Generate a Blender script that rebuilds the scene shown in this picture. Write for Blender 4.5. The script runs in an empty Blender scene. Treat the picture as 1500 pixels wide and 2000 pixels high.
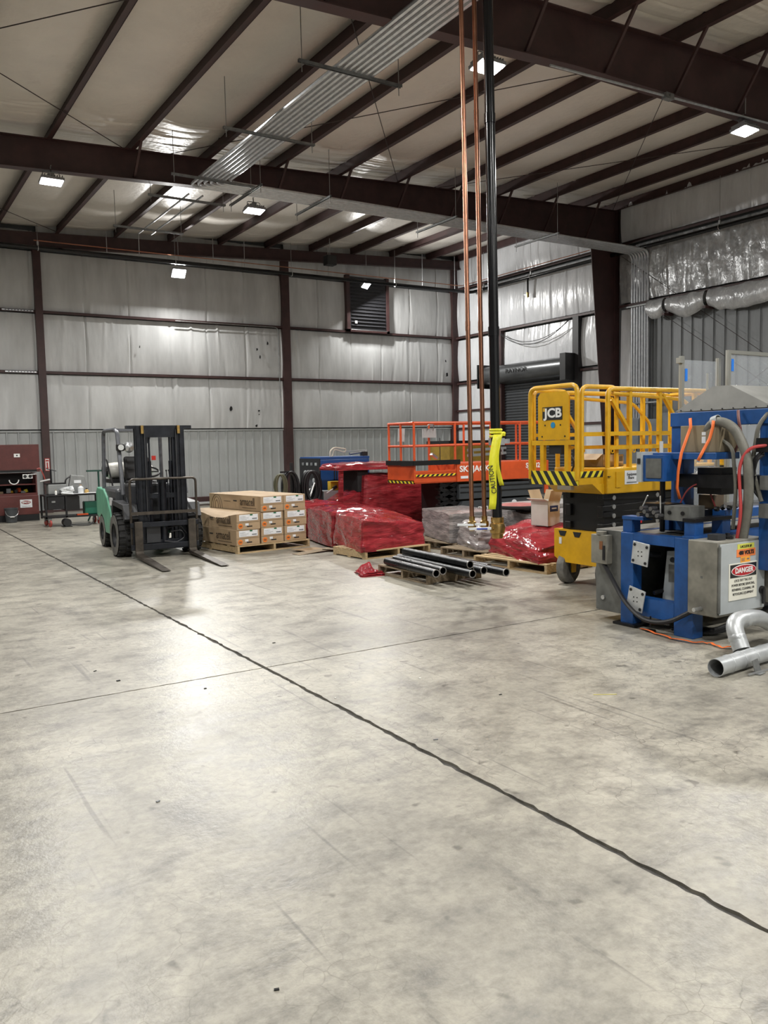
import bpy, bmesh, math, random
from math import sin, cos, pi, radians as rad, sqrt, atan2, exp, floor
from mathutils import Vector, Matrix, Euler
random.seed(7)
S = bpy.context.scene
COL = S.collection
# ---------------------------------------------------------------- camera, world, exposure
_y, _p, _r = rad(32.30), rad(-4.68), rad(-1.12)
_f = Vector((sin(_y)*cos(_p), cos(_y)*cos(_p), sin(_p)))
_rt = _f.cross(Vector((0, 0, 1))).normalized(); _u = _rt.cross(_f)
_rt, _u = cos(_r)*_rt + sin(_r)*_u, -sin(_r)*_rt + cos(_r)*_u
cam = bpy.data.cameras.new('camera'); camo = bpy.data.objects.new('camera', cam); COL.objects.link(camo)
cam.sensor_fit = 'VERTICAL'; cam.sensor_height = 36.0; cam.lens = 1619.0/2000.0*36.0
cam.clip_start = 0.05; cam.clip_end = 200
camo.matrix_world = Matrix(((_rt.x, _u.x, -_f.x, 0), (_rt.y, _u.y, -_f.y, 0), (_rt.z, _u.z, -_f.z, 1.75), (0, 0, 0, 1)))
S.camera = camo
S.view_settings.view_transform = 'Standard'; S.view_settings.look = 'None'
S.view_settings.gamma = 1.0; S.view_settings.use_curve_mapping = False
S.view_settings.exposure = -0.84
W = bpy.data.worlds.new('world'); S.world = W; W.use_nodes = True
W.node_tree.nodes['Background'].inputs[0].default_value = (0.5, 0.55, 0.6, 1)
W.node_tree.nodes['Background'].inputs[1].default_value = 0.02
S.cycles.adaptive_threshold = .1; S.cycles.max_bounces = 5; S.cycles.diffuse_bounces = 3; S.cycles.glossy_bounces = 2; S.cycles.transmission_bounces = 4; S.cycles.transparent_max_bounces = 8; S.cycles.caustics_reflective = False; S.cycles.caustics_refractive = False
LAMP_W = 560.0          # watts of each high-bay lamp
# ---------------------------------------------------------------- materials
MATS = {}
def mat(name, col, rough=.5, metal=0., var=0., vs=4., bump=0., bs=30., st=(1, 1, 1), col2=None, spec=.5, trans=0., alpha=1., emit=0., coat=0., rv=0.):
    if name in MATS: return MATS[name]
    m = bpy.data.materials.new(name); m.use_nodes = True
    nt = m.node_tree; N = nt.nodes; L = nt.links; b = N['Principled BSDF']
    b.inputs['Base Color'].default_value = (*col, 1); b.inputs['Roughness'].default_value = rough
    b.inputs['Metallic'].default_value = metal; b.inputs['Specular IOR Level'].default_value = spec
    b.inputs['Transmission Weight'].default_value = trans; b.inputs['Alpha'].default_value = alpha
    b.inputs['Coat Weight'].default_value = coat
    if emit:
        b.inputs['Emission Color'].default_value = (*col, 1); b.inputs['Emission Strength'].default_value = emit
    if var or bump or col2 or rv:
        tc = N.new('ShaderNodeTexCoord'); mp = N.new('ShaderNodeMapping'); mp.inputs['Scale'].default_value = st
        L.new(tc.outputs['Object'], mp.inputs[0])
    if var or col2 or rv:
        n = N.new('ShaderNodeTexNoise'); n.inputs['Scale'].default_value = vs; n.inputs['Detail'].default_value = 3
        n.inputs['Roughness'].default_value = .65
        L.new(mp.outputs[0], n.inputs['Vector'])
        if var or col2:
            r = N.new('ShaderNodeValToRGB'); r.color_ramp.elements[0].position = .35; r.color_ramp.elements[1].position = .68
            c2 = col2 or tuple(max(0, c*(1-var)) for c in col)
            r.color_ramp.elements[0].color = (*c2, 1); r.color_ramp.elements[1].color = (*col, 1)
            L.new(n.outputs['Fac'], r.inputs[0]); L.new(r.outputs[0], b.inputs['Base Color'])
        if rv:
            mr = N.new('ShaderNodeMapRange'); mr.inputs['To Min'].default_value = rough-rv; mr.inputs['To Max'].default_value = rough+rv
            L.new(n.outputs['Fac'], mr.inputs[0]); L.new(mr.outputs[0], b.inputs['Roughness'])
    if bump:
        n2 = N.new('ShaderNodeTexNoise'); n2.inputs['Scale'].default_value = bs; n2.inputs['Detail'].default_value = 2
        L.new(mp.outputs[0], n2.inputs['Vector'])
        bp = N.new('ShaderNodeBump'); bp.inputs['Strength'].default_value = bump; bp.inputs['Distance'].default_value = .02
        L.new(n2.outputs['Fac'], bp.inputs['Height']); L.new(bp.outputs[0], b.inputs['Normal'])
    MATS[name] = m
    return m
# ---------------------------------------------------------------- mesh helpers
def frame(d):
    d = d.normalized(); a = Vector((0, 0, 1)) if abs(d.z) < .9 else Vector((1, 0, 0))
    u = d.cross(a).normalized(); return u, d.cross(u).normalized()
class M:
    def __init__(s): s.v = []; s.f = []
    def add(s, v, f):
        o = len(s.v); s.v += [tuple(p) for p in v]; s.f += [tuple(i+o for i in q) for q in f]; return s
    def box(s, x0, y0, z0, x1, y1, z1):
        v = [(x0,y0,z0),(x1,y0,z0),(x1,y1,z0),(x0,y1,z0),(x0,y0,z1),(x1,y0,z1),(x1,y1,z1),(x0,y1,z1)]
        return s.add(v, [(3,2,1,0),(4,5,6,7),(0,1,5,4),(1,2,6,5),(2,3,7,6),(3,0,4,7)])
    def ob(s, c, size, rot=(0, 0, 0)):
        R = Euler(rot).to_matrix(); c = Vector(c); h = [k/2 for k in size]
        v = [c + R @ Vector((sx*h[0], sy*h[1], sz*h[2])) for sz in (-1, 1) for sx, sy in ((-1,-1),(1,-1),(1,1),(-1,1))]
        return s.add(v, [(3,2,1,0),(4,5,6,7),(0,1,5,4),(1,2,6,5),(2,3,7,6),(3,0,4,7)])
    def bar(s, a, b, w, h=None, up=(0, 0, 1)):
        a, b = Vector(a), Vector(b); d = (b-a).normalized(); up = Vector(up)
        if abs(d.dot(up)) > .98: up = Vector((0, 1, 0))
        u = d.cross(up).normalized()*(w/2); t = u.cross(d).normalized()*((h or w)/2)
        v = [p+i*u+j*t for p in (a, b) for i, j in ((-1,-1),(1,-1),(1,1),(-1,1))]
        return s.add(v, [(3,2,1,0),(4,5,6,7),(0,1,5,4),(1,2,6,5),(2,3,7,6),(3,0,4,7)])
    def tube(s, pts, r, n=8, closed=False, cap=True):
        P = [Vector(p) for p in pts]; k = len(P); R = r if isinstance(r, (list, tuple)) else [r]*k
        u = None; v = []
        for i in range(k):
            if closed: d = P[(i+1) % k]-P[i-1]
            else: d = P[min(i+1, k-1)]-P[max(i-1, 0)]
            if d.length < 1e-9: d = Vector((0, 0, 1))
            d.normalize()
            if u is None: u = frame(d)[0]
            else:
                u = u - d*u.dot(d)
                u = u.normalized() if u.length > 1e-6 else frame(d)[0]
            w = d.cross(u)
            v += [P[i]+R[i]*(cos(2*pi*j/n)*u+sin(2*pi*j/n)*w) for j in range(n)]
        f = []
        for i in range(k if closed else k-1):
            a, b = i*n, ((i+1) % k)*n
            f += [(a+j, a+(j+1) % n, b+(j+1) % n, b+j) for j in range(n)]
        if cap and not closed:
            f += [tuple(range(n-1, -1, -1)), tuple(range((k-1)*n, k*n))]
        return s.add(v, f)
    def cyl(s, a, b, r, n=16, r1=None, cap=True):
        return s.tube([a, b], [r, r if r1 is None else r1], n, cap=cap)
    def lathe(s, prof, c=(0, 0, 0), ax=(0, 0, 1), n=20):
        c = Vector(c); ax = Vector(ax).normalized(); u, w = frame(ax); k = len(prof)
        v = [c+ax*h+max(r, 1e-4)*(cos(2*pi*j/n)*u+sin(2*pi*j/n)*w) for r, h in prof for j in range(n)]
        f = [(i*n+j, i*n+(j+1) % n, (i+1)*n+(j+1) % n, (i+1)*n+j) for i in range(k-1) for j in range(n)]
        return s.add(v, f)
    def pipe(s, a, b, r, r2, n=16):
        a, b = Vector(a), Vector(b); d = b-a
        return s.lathe([(r2, 0), (r, 0), (r, d.length), (r2, d.length), (r2, 0)], a, d, n)
    def prism(s, poly, a, b, ax='z'):
        def P(p, h): return {'z': (p[0], p[1], h), 'y': (p[0], h, p[1]), 'x': (h, p[0], p[1])}[ax]
        n = len(poly); v = [P(p, a) for p in poly]+[P(p, b) for p in poly]
        f = [tuple(range(n-1, -1, -1)), tuple(range(n, 2*n))]+[(i, (i+1) % n, n+(i+1) % n, n+i) for i in range(n)]
        return s.add(v, f)
    def grid(s, nx, ny, fn, flip=False):
        v = [fn(i/nx, j/ny) for j in range(ny+1) for i in range(nx+1)]
        f = [(j*(nx+1)+i, j*(nx+1)+i+1, (j+1)*(nx+1)+i+1, (j+1)*(nx+1)+i) for j in range(ny) for i in range(nx)]
        if flip: f = [q[::-1] for q in f]
        return s.add(v, f)
    def sph(s, c, r, n=12, sc=(1, 1, 1)):
        k = n//2; prof = [(sin(pi*i/k), -cos(pi*i/k)) for i in range(k+1)]
        c = Vector(c); v = []
        for rr, h in prof:
            v += [(c.x+r*sc[0]*max(rr, 1e-3)*cos(2*pi*j/n), c.y+r*sc[1]*max(rr, 1e-3)*sin(2*pi*j/n), c.z+r*sc[2]*h) for j in range(n)]
        return s.add(v, [(i*n+j, i*n+(j+1) % n, (i+1)*n+(j+1) % n, (i+1)*n+j) for i in range(k) for j in range(n)])
    def build(s, name, m, parent=None, loc=None, rot=None, smooth=False, bev=0., fix=True):
        me = bpy.data.meshes.new(name); me.from_pydata(s.v, [], s.f)
        if fix:
            bm = bmesh.new(); bm.from_mesh(me); bmesh.ops.recalc_face_normals(bm, faces=bm.faces); bm.to_mesh(me); bm.free()
        if smooth:
            me.polygons.foreach_set('use_smooth', [True]*len(me.polygons))
            me.set_sharp_from_angle(angle=rad(38))
        o = bpy.data.objects.new(name, me); COL.objects.link(o)
        if m: me.materials.append(m)
        if parent: o.parent = parent
        if loc: o.location = loc
        if rot: o.rotation_euler = rot
        if bev:
            b = o.modifiers.new('b', 'BEVEL'); b.width = bev; b.segments = 2; b.limit_method = 'ANGLE'; b.angle_limit = rad(40)
        return o
def inst(src, parent=None, loc=None, rot=None, sc=None):
    o = src.copy(); COL.objects.link(o); o.parent = parent
    if loc is not None: o.location = loc
    if rot is not None: o.rotation_euler = rot
    if sc is not None: o.scale = sc
    return o
def tag(o, label, cat, group=None):
    o['label'] = label; o['category'] = cat
    if group: o['group'] = group
    return o
def thing(name, label, cat, loc=(0, 0, 0), rz=0., group=None):
    o = bpy.data.objects.new(name, None); COL.objects.link(o); o.location = loc; o.rotation_euler = (0, 0, rad(rz)); o.empty_display_size = .1
    return tag(o, label, cat, group)
def clone(root, loc, rz=None, label=None):
    r = root.copy(); COL.objects.link(r); r.location = loc
    if rz is not None: r.rotation_euler = (0, 0, rad(rz))
    if label: r['label'] = label
    for ch in list(root.children):
        c = ch.copy(); COL.objects.link(c); c.parent = r
        for g in ch.children:
            d = g.copy(); COL.objects.link(d); d.parent = c
    return r
def struct(o): o['kind'] = 'structure'; return o
def text(s, size, m, parent, loc, rot, name='lettering', ext=.0015, bold=0., align='CENTER', sx=1., shear=0.):
    c = bpy.data.curves.new('t', 'FONT'); c.body = s; c.size = size; c.extrude = ext; c.offset = bold; c.align_x = align; c.align_y = 'CENTER'; c.resolution_u = 3; c.shear = shear
    t = bpy.data.objects.new('t', c); COL.objects.link(t)
    me = bpy.data.meshes.new_from_object(t.evaluated_get(bpy.context.evaluated_depsgraph_get()))
    bpy.data.objects.remove(t); bpy.data.curves.remove(c)
    o = bpy.data.objects.new(name, me); COL.objects.link(o); me.materials.clear(); me.materials.append(m)
    o.parent = parent; o.location = loc; o.rotation_euler = rot; o.scale = (sx, 1, 1)
    return o
FX = (pi/2, 0, -pi/2)      # faces -X  (reads along -Y)
FY = (pi/2, 0, 0)          # faces -Y  (reads along +X)
def arc(c, r, a0, a1, n, pl='xz'):
    out = []
    for i in range(n+1):
        a = a0+(a1-a0)*i/n; p, q = r*cos(a), r*sin(a)
        out.append({'xz': (c[0]+p, c[1], c[2]+q), 'xy': (c[0]+p, c[1]+q, c[2]), 'yz': (c[0], c[1]+p, c[2]+q)}[pl])
    return out
def fillet(pts, r, n=5):
    """polyline with rounded corners"""
    P = [Vector(p) for p in pts]; out = [P[0]]
    for i in range(1, len(P)-1):
        a, b, c = P[i-1], P[i], P[i+1]; d1 = (a-b); d2 = (c-b); k = min(r, d1.length*.49, d2.length*.49)
        p, q = b+d1.normalized()*k, b+d2.normalized()*k
        for j in range(n+1):
            t = j/n; out.append((1-t)**2*p+2*t*(1-t)*b+t*t*q)
    out.append(P[-1]); return out
def sag(a, b, drop, n=12):
    a, b = Vector(a), Vector(b)
    return [a.lerp(b, i/n)-Vector((0, 0, 4*drop*(i/n)*(1-i/n))) for i in range(n+1)]
_NT = [random.random() for _ in range(4096)]
def n1(x, k=0):
    i = floor(x); t = x-i; t = t*t*(3-2*t)
    return _NT[(i*7+k*131) % 4096]*(1-t)+_NT[((i+1)*7+k*131) % 4096]*t
def n2(x, y, k=0):
    i = floor(y); t = y-i; t = t*t*(3-2*t)
    return n1(x, k+i*17)*(1-t)+n1(x, k+(i+1)*17)*t
# ================================================================ materials of the building
STEEL = mat('red_oxide_steel', (.068, .032, .031), .5, var=.35, vs=3, rv=.1)
GALV = mat('galvanised', (.62, .64, .66), .36, .65, var=.3, vs=9)
DGALV = mat('dull_strut', (.33, .34, .34), .45, .8, var=.3, vs=12)
ROD = mat('zinc_rod', (.42, .42, .42), .4, .8)
BLACKIRON = mat('black_iron', (.006, .006, .007), .2, 0., rv=.06, vs=8, spec=.4)
COPPER = mat('copper', (.52, .25, .16), .3, 1., var=.3, vs=6)
VINYL = mat('white_vinyl_facing', (.66, .67, .67), .40, var=.22, vs=1.3, st=(1.6, 1.6, .35), bump=.35, bs=5, rv=.1)
VINYLR = mat('shiny_vinyl_facing', (.74, .755, .78), .24, var=.15, vs=1.8, st=(1, 1.8, .5), bump=.5, bs=6, rv=.08)
VINYLC = mat('crumpled_foil_facing', (.55, .56, .57), .26, .25, var=.35, vs=2.2, st=(1, 1.2, .9), bump=.9, bs=7, rv=.1)
ROOFV = mat('roof_vinyl_facing', (.82, .775, .71), .38, var=.10, vs=.9, st=(1, 1, 1), bump=.5, bs=9, rv=.1)
LINER = mat('grey_liner_steel', (.46, .48, .48), .4, .0, var=.16, vs=2.5, st=(1, 1, .4))
SIDING = mat('bare_grey_siding', (.19, .20, .205), .42, .2, var=.3, vs=2, st=(1, 1, .3))
DARK = mat('dark_void', (.01, .01, .011), .8)
BLACK = mat('black_plastic', (.012, .012, .013), .45)
JOINT = mat('joint_filler', (.085, .08, .073), .85, var=.5, vs=14)
CABLE = mat('black_cable', (.01, .01, .012), .5)
SILVER = mat('bright_zinc', (.62, .63, .64), .3, .9)
WHITE = mat('white_paint', (.78, .78, .76), .5)
# ---- concrete with stains, crazing and wear
def concrete():
    m = bpy.data.materials.new('worn_concrete'); m.use_nodes = True; nt = m.node_tree; N = nt.nodes; L = nt.links; b = N['Principled BSDF']
    g = N.new('ShaderNodeNewGeometry')
    def noise(sc, det, ro=.6, st=(1, 1, 1), dist=0.):
        mp = N.new('ShaderNodeMapping'); mp.inputs['Scale'].default_value = st; L.new(g.outputs['Position'], mp.inputs[0])
        n = N.new('ShaderNodeTexNoise'); n.inputs['Scale'].default_value = sc; n.inputs['Detail'].default_value = det; n.inputs['Roughness'].default_value = ro
        n.inputs['Distortion'].default_value = dist
        L.new(mp.outputs[0], n.inputs['Vector']); return n.outputs['Fac']
    def ramp(fac, a, ca, z, cz):
        r = N.new('ShaderNodeValToRGB'); e = r.color_ramp.elements; e[0].position = a; e[1].position = z; e[0].color = (*ca, 1); e[1].color = (*cz, 1)
        L.new(fac, r.inputs[0]); return r.outputs[0]
    def mul(a, c, f=1.):
        x = N.new('ShaderNodeMix'); x.data_type = 'RGBA'; x.blend_type = 'MULTIPLY'; x.inputs[0].default_value = f
        L.new(a, x.inputs[6]); L.new(c, x.inputs[7]); return x.outputs[2]
    nA = noise(.55, 5, .65, dist=.6); nB = noise(2.8, 6, .74, (1, 1.4, 1)); nC = noise(20, 3, .7)
    base = ramp(nA, .34, (.255, .238, .198), .64, (.41, .386, .322))
    base = mul(base, ramp(nB, .33, (.50, .50, .52), .56, (1, 1, 1)), .9)
    base = mul(base, ramp(nC, .3, (.70, .70, .70), .6, (1, 1, 1)), .85)
    base = mul(base, ramp(noise(1.0, 4, .72, (2.6, .6, 1), .5), .56, (1, 1, 1), .74, (.58, .58, .60)), .85)
    base = mul(base, ramp(noise(7, 2, .5), .68, (1, 1, 1), .74, (.36, .35, .34)), .75)
    # crazing
    wn = N.new('ShaderNodeTexNoise'); wn.inputs['Scale'].default_value = 6; wn.inputs['Detail'].default_value = 1; L.new(g.outputs['Position'], wn.inputs['Vector'])
    vm = N.new('ShaderNodeVectorMath'); vm.operation = 'MULTIPLY_ADD'; vm.inputs[1].default_value = (.16, .16, .16)
    L.new(wn.outputs['Color'], vm.inputs[0]); L.new(g.outputs['Position'], vm.inputs[2])
    v = N.new('ShaderNodeTexVoronoi'); v.feature = 'DISTANCE_TO_EDGE'; v.inputs['Scale'].default_value = 8.5; L.new(vm.outputs[0], v.inputs['Vector'])
    cr = ramp(v.outputs['Distance'], .0, (.5, .49, .48), .022, (1, 1, 1))
    mk = ramp(nA, .42, (0, 0, 0), .62, (1, 1, 1))
    x = N.new('ShaderNodeMix'); x.data_type = 'RGBA'; x.blend_type = 'MULTIPLY'; L.new(mk, x.inputs[0]); L.new(base, x.inputs[6]); L.new(cr, x.inputs[7])
    base = x.outputs[2]
    # long forklift scuffs
    for ang, sc, th in ((.35, 2.2, .735), (-.9, 1.7, .745)):
        mp = N.new('ShaderNodeMapping'); mp.inputs['Rotation'].default_value = (0, 0, ang); mp.inputs['Scale'].default_value = (sc*7, sc*.22, 1); L.new(g.outputs['Position'], mp.inputs[0])
        n = N.new('ShaderNodeTexNoise'); n.inputs['Scale'].default_value = 1.; n.inputs['Detail'].default_value = 2; L.new(mp.outputs[0], n.inputs['Vector'])
        base = mul(base, ramp(n.outputs['Fac'], th-.06, (1, 1, 1), th, (.55, .55, .57)), .8)
    L.new(base, b.inputs['Base Color'])
    mr = N.new('ShaderNodeMapRange'); mr.inputs['To Min'].default_value = .22; mr.inputs['To Max'].default_value = .52
    L.new(nB, mr.inputs[0]); L.new(mr.outputs[0], b.inputs['Roughness'])
    bp = N.new('ShaderNodeBump'); bp.inputs['Strength'].default_value = .22; bp.inputs['Distance'].default_value = .01
    L.new(nC, bp.inputs['Height']); L.new(bp.outputs[0], b.inputs['Normal'])
    return m
CONC = concrete()
X0, XW, Y0, YB = -13.0, 19.2, -7.0, 25.05
YF, YN, YC = 17.2, 9.1, 1.0
def zr(x): return 7.52+.044*x      # underside of the purlins
# ================================================================ floor: base + slabs with worn joints
floor_o = struct(M().box(X0, Y0, -.25, XW, YB, -.014).build('floor', JOINT))
jx, jy = [X0, -4.9, 2.63, XW], [Y0, .02, 5.98, 11.93, 17.9, YB]
def slab(x0, x1, y0, y1, k):
    def jag(n, a): return [a*(n1(i*.9, k+int(a*999))-.5)+.4*a*(n1(i*3.1, k+9)-.5) for i in range(n+1)]
    P = []
    def edge(ax, ay, bx, by, a, nx, ny):
        n = max(8, int(sqrt((bx-ax)**2+(by-ay)**2)/.05)); J = jag(n, a)
        for i in range(n):
            t = i/n; e = J[i]*min(1, 12*t, 12*(1-t)); P.append((ax+(bx-ax)*t+nx*e, ay+(by-ay)*t+ny*e))
    edge(x0, y0, x1, y0, .010, 0, 1); edge(x1, y0, x1, y1, .020, 1, 0); edge(x1, y1, x0, y1, .010, 0, 1); edge(x0, y1, x0, y0, .020, 1, 0)
    M().prism(P, -.02, 0.).build('slab', CONC, floor_o)
for i in range(3):
    for j in range(5):
        slab(jx[i]+(.017 if i else 0), jx[i+1]-(.017 if i < 2 else 0), jy[j]+((.009) if j else 0), jy[j+1]-((.009) if j < 4 else 0), i*5+j)
# ================================================================ walls
def quilt(w, h, amp, seed, dense=.04, seam=1.22, bulge=.05, crump=0., cnt=4.2):
    """sheet of faced insulation: (u across, v up) -> depth, with pleats running down from the girts"""
    R = random.Random(seed); rid = []
    for _ in range(int(w*cnt)):
        rid.append((R.uniform(0, w), R.uniform(.012, .05), R.uniform(-.6, 1)*amp, R.uniform(-.10, .10), R.choice((0, 1, 1)), R.uniform(.35, 1.2)))
    k = 0.
    while k < w:
        rid.append((k+R.uniform(-.03, .03), .018, -1.1*amp, R.uniform(-.02, .02), 2, 1)); k += seam
    def fn(x, z):
        t = z/h; d = bulge*4*t*(1-t)*(.6+.8*n1(x*.9, seed))
        for c, s, a, sl, md, ln in rid:
            q = (x-c-sl*z)/s
            if -3 < q < 3:
                fade = 1 if md == 2 else max(0, 1-((1-t) if md == 1 else t)/ln)
                d += a*exp(-q*q)*fade
        if crump: d += crump*(abs(n2(x*3.1, z*3.3, seed)-.5)+.5*abs(n2(x*8, z*7, seed+3)-.5))
        return d
    return fn, max(4, int(w/dense)), max(6, int(h/.14))
def wpanel(wall, side, a0, a1, z0, z1, m, seed, amp=.032, off=.12, bulge=.05, crump=0., name='insulation_panel'):
    w, h = a1-a0, z1-z0; fn, nx, nz = quilt(w, h, amp, seed, bulge=bulge, crump=crump, cnt=5 if side == 'b' else 11)
    g = M()
    if side == 'b': g.grid(nx, nz, lambda u, v: (a0+u*w, YB-off-fn(u*w, v*h), z0+v*h))
    else: g.grid(nx, nz, lambda u, v: (XW-off-fn(u*w, v*h), a0+u*w, z0+v*h))
    return g.build(name, m, wall, smooth=True)
wall_back = struct(M().box(X0, YB, 0, XW, YB+.15, 9.2).build('wall_back', SIDING))
wall_right = struct(M().box(XW, Y0, 0, XW+.15, YB, 9.2).build('wall_right', SIDING))
struct(M().box(X0-.15, Y0, 0, X0, YB, 9).build('wall_left', LINER))
struct(M().box(X0, Y0-.15, 0, XW, Y0, 9.2).build('wall_front', LINER))
GZ = (2.30, 3.93, 5.60, 7.30)
CB = (-3.0, 4.49, 12.03, 18.98)
sd = 11
for i in range(3):
    for k in range(4):
        if i == 0 and False: continue
        a, b = CB[i]+.05, CB[i+1]-.05
        z0, z1 = GZ[k]+.05, (GZ[k+1]-.05 if k < 3 else zr((a+b)/2)+.25)
        wpanel(wall_back, 'b', a, b, z0, z1, VINYL, sd); sd += 1
# wainscot of ribbed liner panels, one per rib bay
def liner(m, width, h, rib=.03, name='liner_panel'):
    e = width/2; pr = [(-e, 0), (-e+.03, 0), (-e+.045, rib), (-e+.075, rib), (-e+.09, 0), (e, 0), (e, -.004), (-e, -.004)]
    return M().prism(pr, 0, h).build(name, m)
lp = liner(LINER, .302, 2.22); lp.parent = wall_back; lp.rotation_euler = (0, 0, pi); lp.location = (1.9, YB-.06, .06)
x = 1.9+.305
while x < 18.9:
    inst(lp, wall_back, (x, YB-.06, .06)); x += .305
M().box(CB[0], YB-.11, 2.27, 19, YB-.03, 2.315).build('wainscot_cap', LINER, wall_back)
M().box(CB[0], YB-.075, 0, 19, YB-.02, .06).build('base_angle', STEEL, wall_back)
def girt(wall, side, a0, a1, z, d=.2, off=.02):
    m = M()
    if side == 'b':
        m.box(a0, YB-off-d, z-.004, a1, YB-off, z+.004).box(a0, YB-off-d, z-.07, a1, YB-off-d+.006, z)
    else:
        m.box(XW-off-d, a0, z-.004, XW-off, a1, z+.004).box(XW-off-d, a0, z-.07, XW-off-d+.006, a1, z)
    return m.build('girt', STEEL, wall)
for i in range(3):
    for z in GZ[1:3]: girt(wall_back, 'b', CB[i]+.1, CB[i+1]-.1, z+.035)
# torn patches in the facing
TEAR = mat('torn_facing_hole', (.012, .012, .013), .9)
for px, pz, s in ((10.05, 2.95, .085), (11.0, 2.9, .05), (11.0, 2.78, .03), (11.0, 4.85, .07), (11.1, 4.62, .07), (11.38, 5.05, .09), (18.55, 4.25, .09), (7.25, 4.75, .05), (10.9, 2.42, .06), (18.5, 4.75, .06)):
    R = random.Random(int(px*100)); q = [(px+s*R.uniform(.35, 1)*cos(a*pi/4)*(.5 if pz > 4.6 else .9), pz+s*R.uniform(.4, 1.1)*sin(a*pi/4)) for a in range(8)]
    M().prism(q, YB-.245, YB-.235, 'y').build('tear', TEAR, wall_back)
def isec(p0, p1, d, w, axis, t=.014):
    pass
for cx, wd in ((4.50, .20), (12.05, .27), (18.98, .30)):
    M().box(cx-wd/2, YB-.27, 0, cx+wd/2, YB-.05, zr(cx)-.1).build('column', STEEL, wall_back)
# white strut bits on the left girts
for z in (5.60, 3.93):
    o = M().box(3.55, YB-.245, z-.015, 4.35, YB-.232, z+.02)
    ob = o.build('slotted_strut', SILVER, wall_back)
    for k in range(9): M().box(3.62+k*.08, YB-.247, z-.006, 3.66+k*.08, YB-.244, z+.012).build('slot', DARK, ob)
# conduit on the girt beside the second column
o = M().tube(fillet([(8.35, YB-.27, 5.58), (11.75, YB-.27, 5.58), (11.75, YB-.27, 3.4)], .15), .014, 6).build('wall_conduit', DGALV, wall_back)
# exhaust louvre on the back wall
M().box(14.32, YB-.30, 5.6, 14.45, YB-.12, 7.5).box(15.92, YB-.30, 5.6, 16.03, YB-.12, 7.5).box(14.32, YB-.30, 5.6, 16.03, YB-.12, 5.68).build('louvre_frame', STEEL, wall_back)
lv = M().box(14.45, YB-.27, 5.68, 15.92, YB-.14, 7.45).build('louvre_housing', mat('louvre_black', (.018, .018, .021), .5), wall_back)
for k in range(14):
    M().ob((15.18, YB-.285, 5.82+k*.115), (1.36, .05, .012), (rad(35), 0, 0)).build('louvre_blade', mat('louvre_blade', (.03, .03, .034), .45), lv)
M().box(14.62, YB-.32, 5.88, 14.71, YB-.31, 5.97).build('tag_plate', WHITE, lv)
M().tube([(14.45, YB-.34, 5.66), (15.92, YB-.34, 5.66)], .012, 6).build('louvre_rail', DGALV, lv)
# ---------------- right wall
for k, (a, b, z0, z1, mm, am, cr) in enumerate(((17.45, 24.85, 7.42, 8.5, VINYLR, .02, 0), (17.45, 24.85, 5.66, 7.25, VINYLR, .028, 0), (22.33, 24.85, 4.02, 5.5, VINYLR, .02, 0), (18.75, 22.2, 4.02, 5.5, VINYLR, .024, .03),
        (17.45, 18.55, 4.02, 5.5, VINYLR, .02, 0), (17.45, 18.55, .1, 3.87, VINYLR, .02, 0), (22.9, 24.85, .1, 3.87, VINYLR, .02, 0),
        (9.2, 17.0, 7.42, 8.6, VINYLR, .02, .02), (9.2, 17.0, 5.68, 7.25, VINYLC, .03, .11), (1.1, 9.0, 5.6, 8.6, VINYLR, .02, 0), (16.5, 17.0, .1, 5.5, VINYLR, .015, 0))):
    wpanel(wall_right, 'r', a, b, z0, z1, mm, 60+k, am, crump=cr)
for a, b in ((17.4, 24.85), (9.2, 17.0), (1.1, 9.0)):
    for z in (5.60, 7.35): girt(wall_right, 'r', a, b, z+.02, .22)
girt(wall_right, 'r', 22.3, 24.85, 3.95); girt(wall_right, 'r', 17.45, 18.6, 3.95); girt(wall_right, 'r', 22.9, 24.85, 2.95)
for a, b in ((22.9, 24.85), (17.45, 18.6)): girt(wall_right, 'r', a, b, 2.3)
# drooping rolled insulation under the girt in the near bay
for k, (a, b) in enumerate(((9.4, 11.7), (11.8, 13.9), (14.0, 15.2), (15.3, 15.86))):
    R = random.Random(k); g = M()
    def roll(u, v, a=a, b=b, k=k):
        y = a+(b-a)*u; dr = .34+.16*n1(y*1.7, 5)+.16*sin(pi*u); ang = -.45*pi+v*1.5*pi
        q = 1+.18*(n2(y*5, v*5, k)-.5)
        return (XW-.30-.16*cos(ang)*q, y, 5.58-dr*.5*(1-sin(ang)*q))
    g.grid(26, 12, roll).build('insulation_roll', VINYLC, wall_right, smooth=True)
for y in (15.25, 13.95, 11.75): M().box(XW-.30, y-.06, 5.12, XW-.1, y+.06, 5.6).box(XW-.46, y-.04, 5.10, XW-.1, y+.04, 5.16).build('girt_clip', STEEL, wall_right)
lp2 = liner(SIDING, .33, 5.2, .035, 'siding_panel'); lp2.parent = wall_right; lp2.rotation_euler = (0, 0, pi/2); lp2.location = (XW-.015, 9.4, .02)
y = 9.4+.335
while y < 16.5: inst(lp2, wall_right, (XW-.015, y, .02)); y += .335
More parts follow.
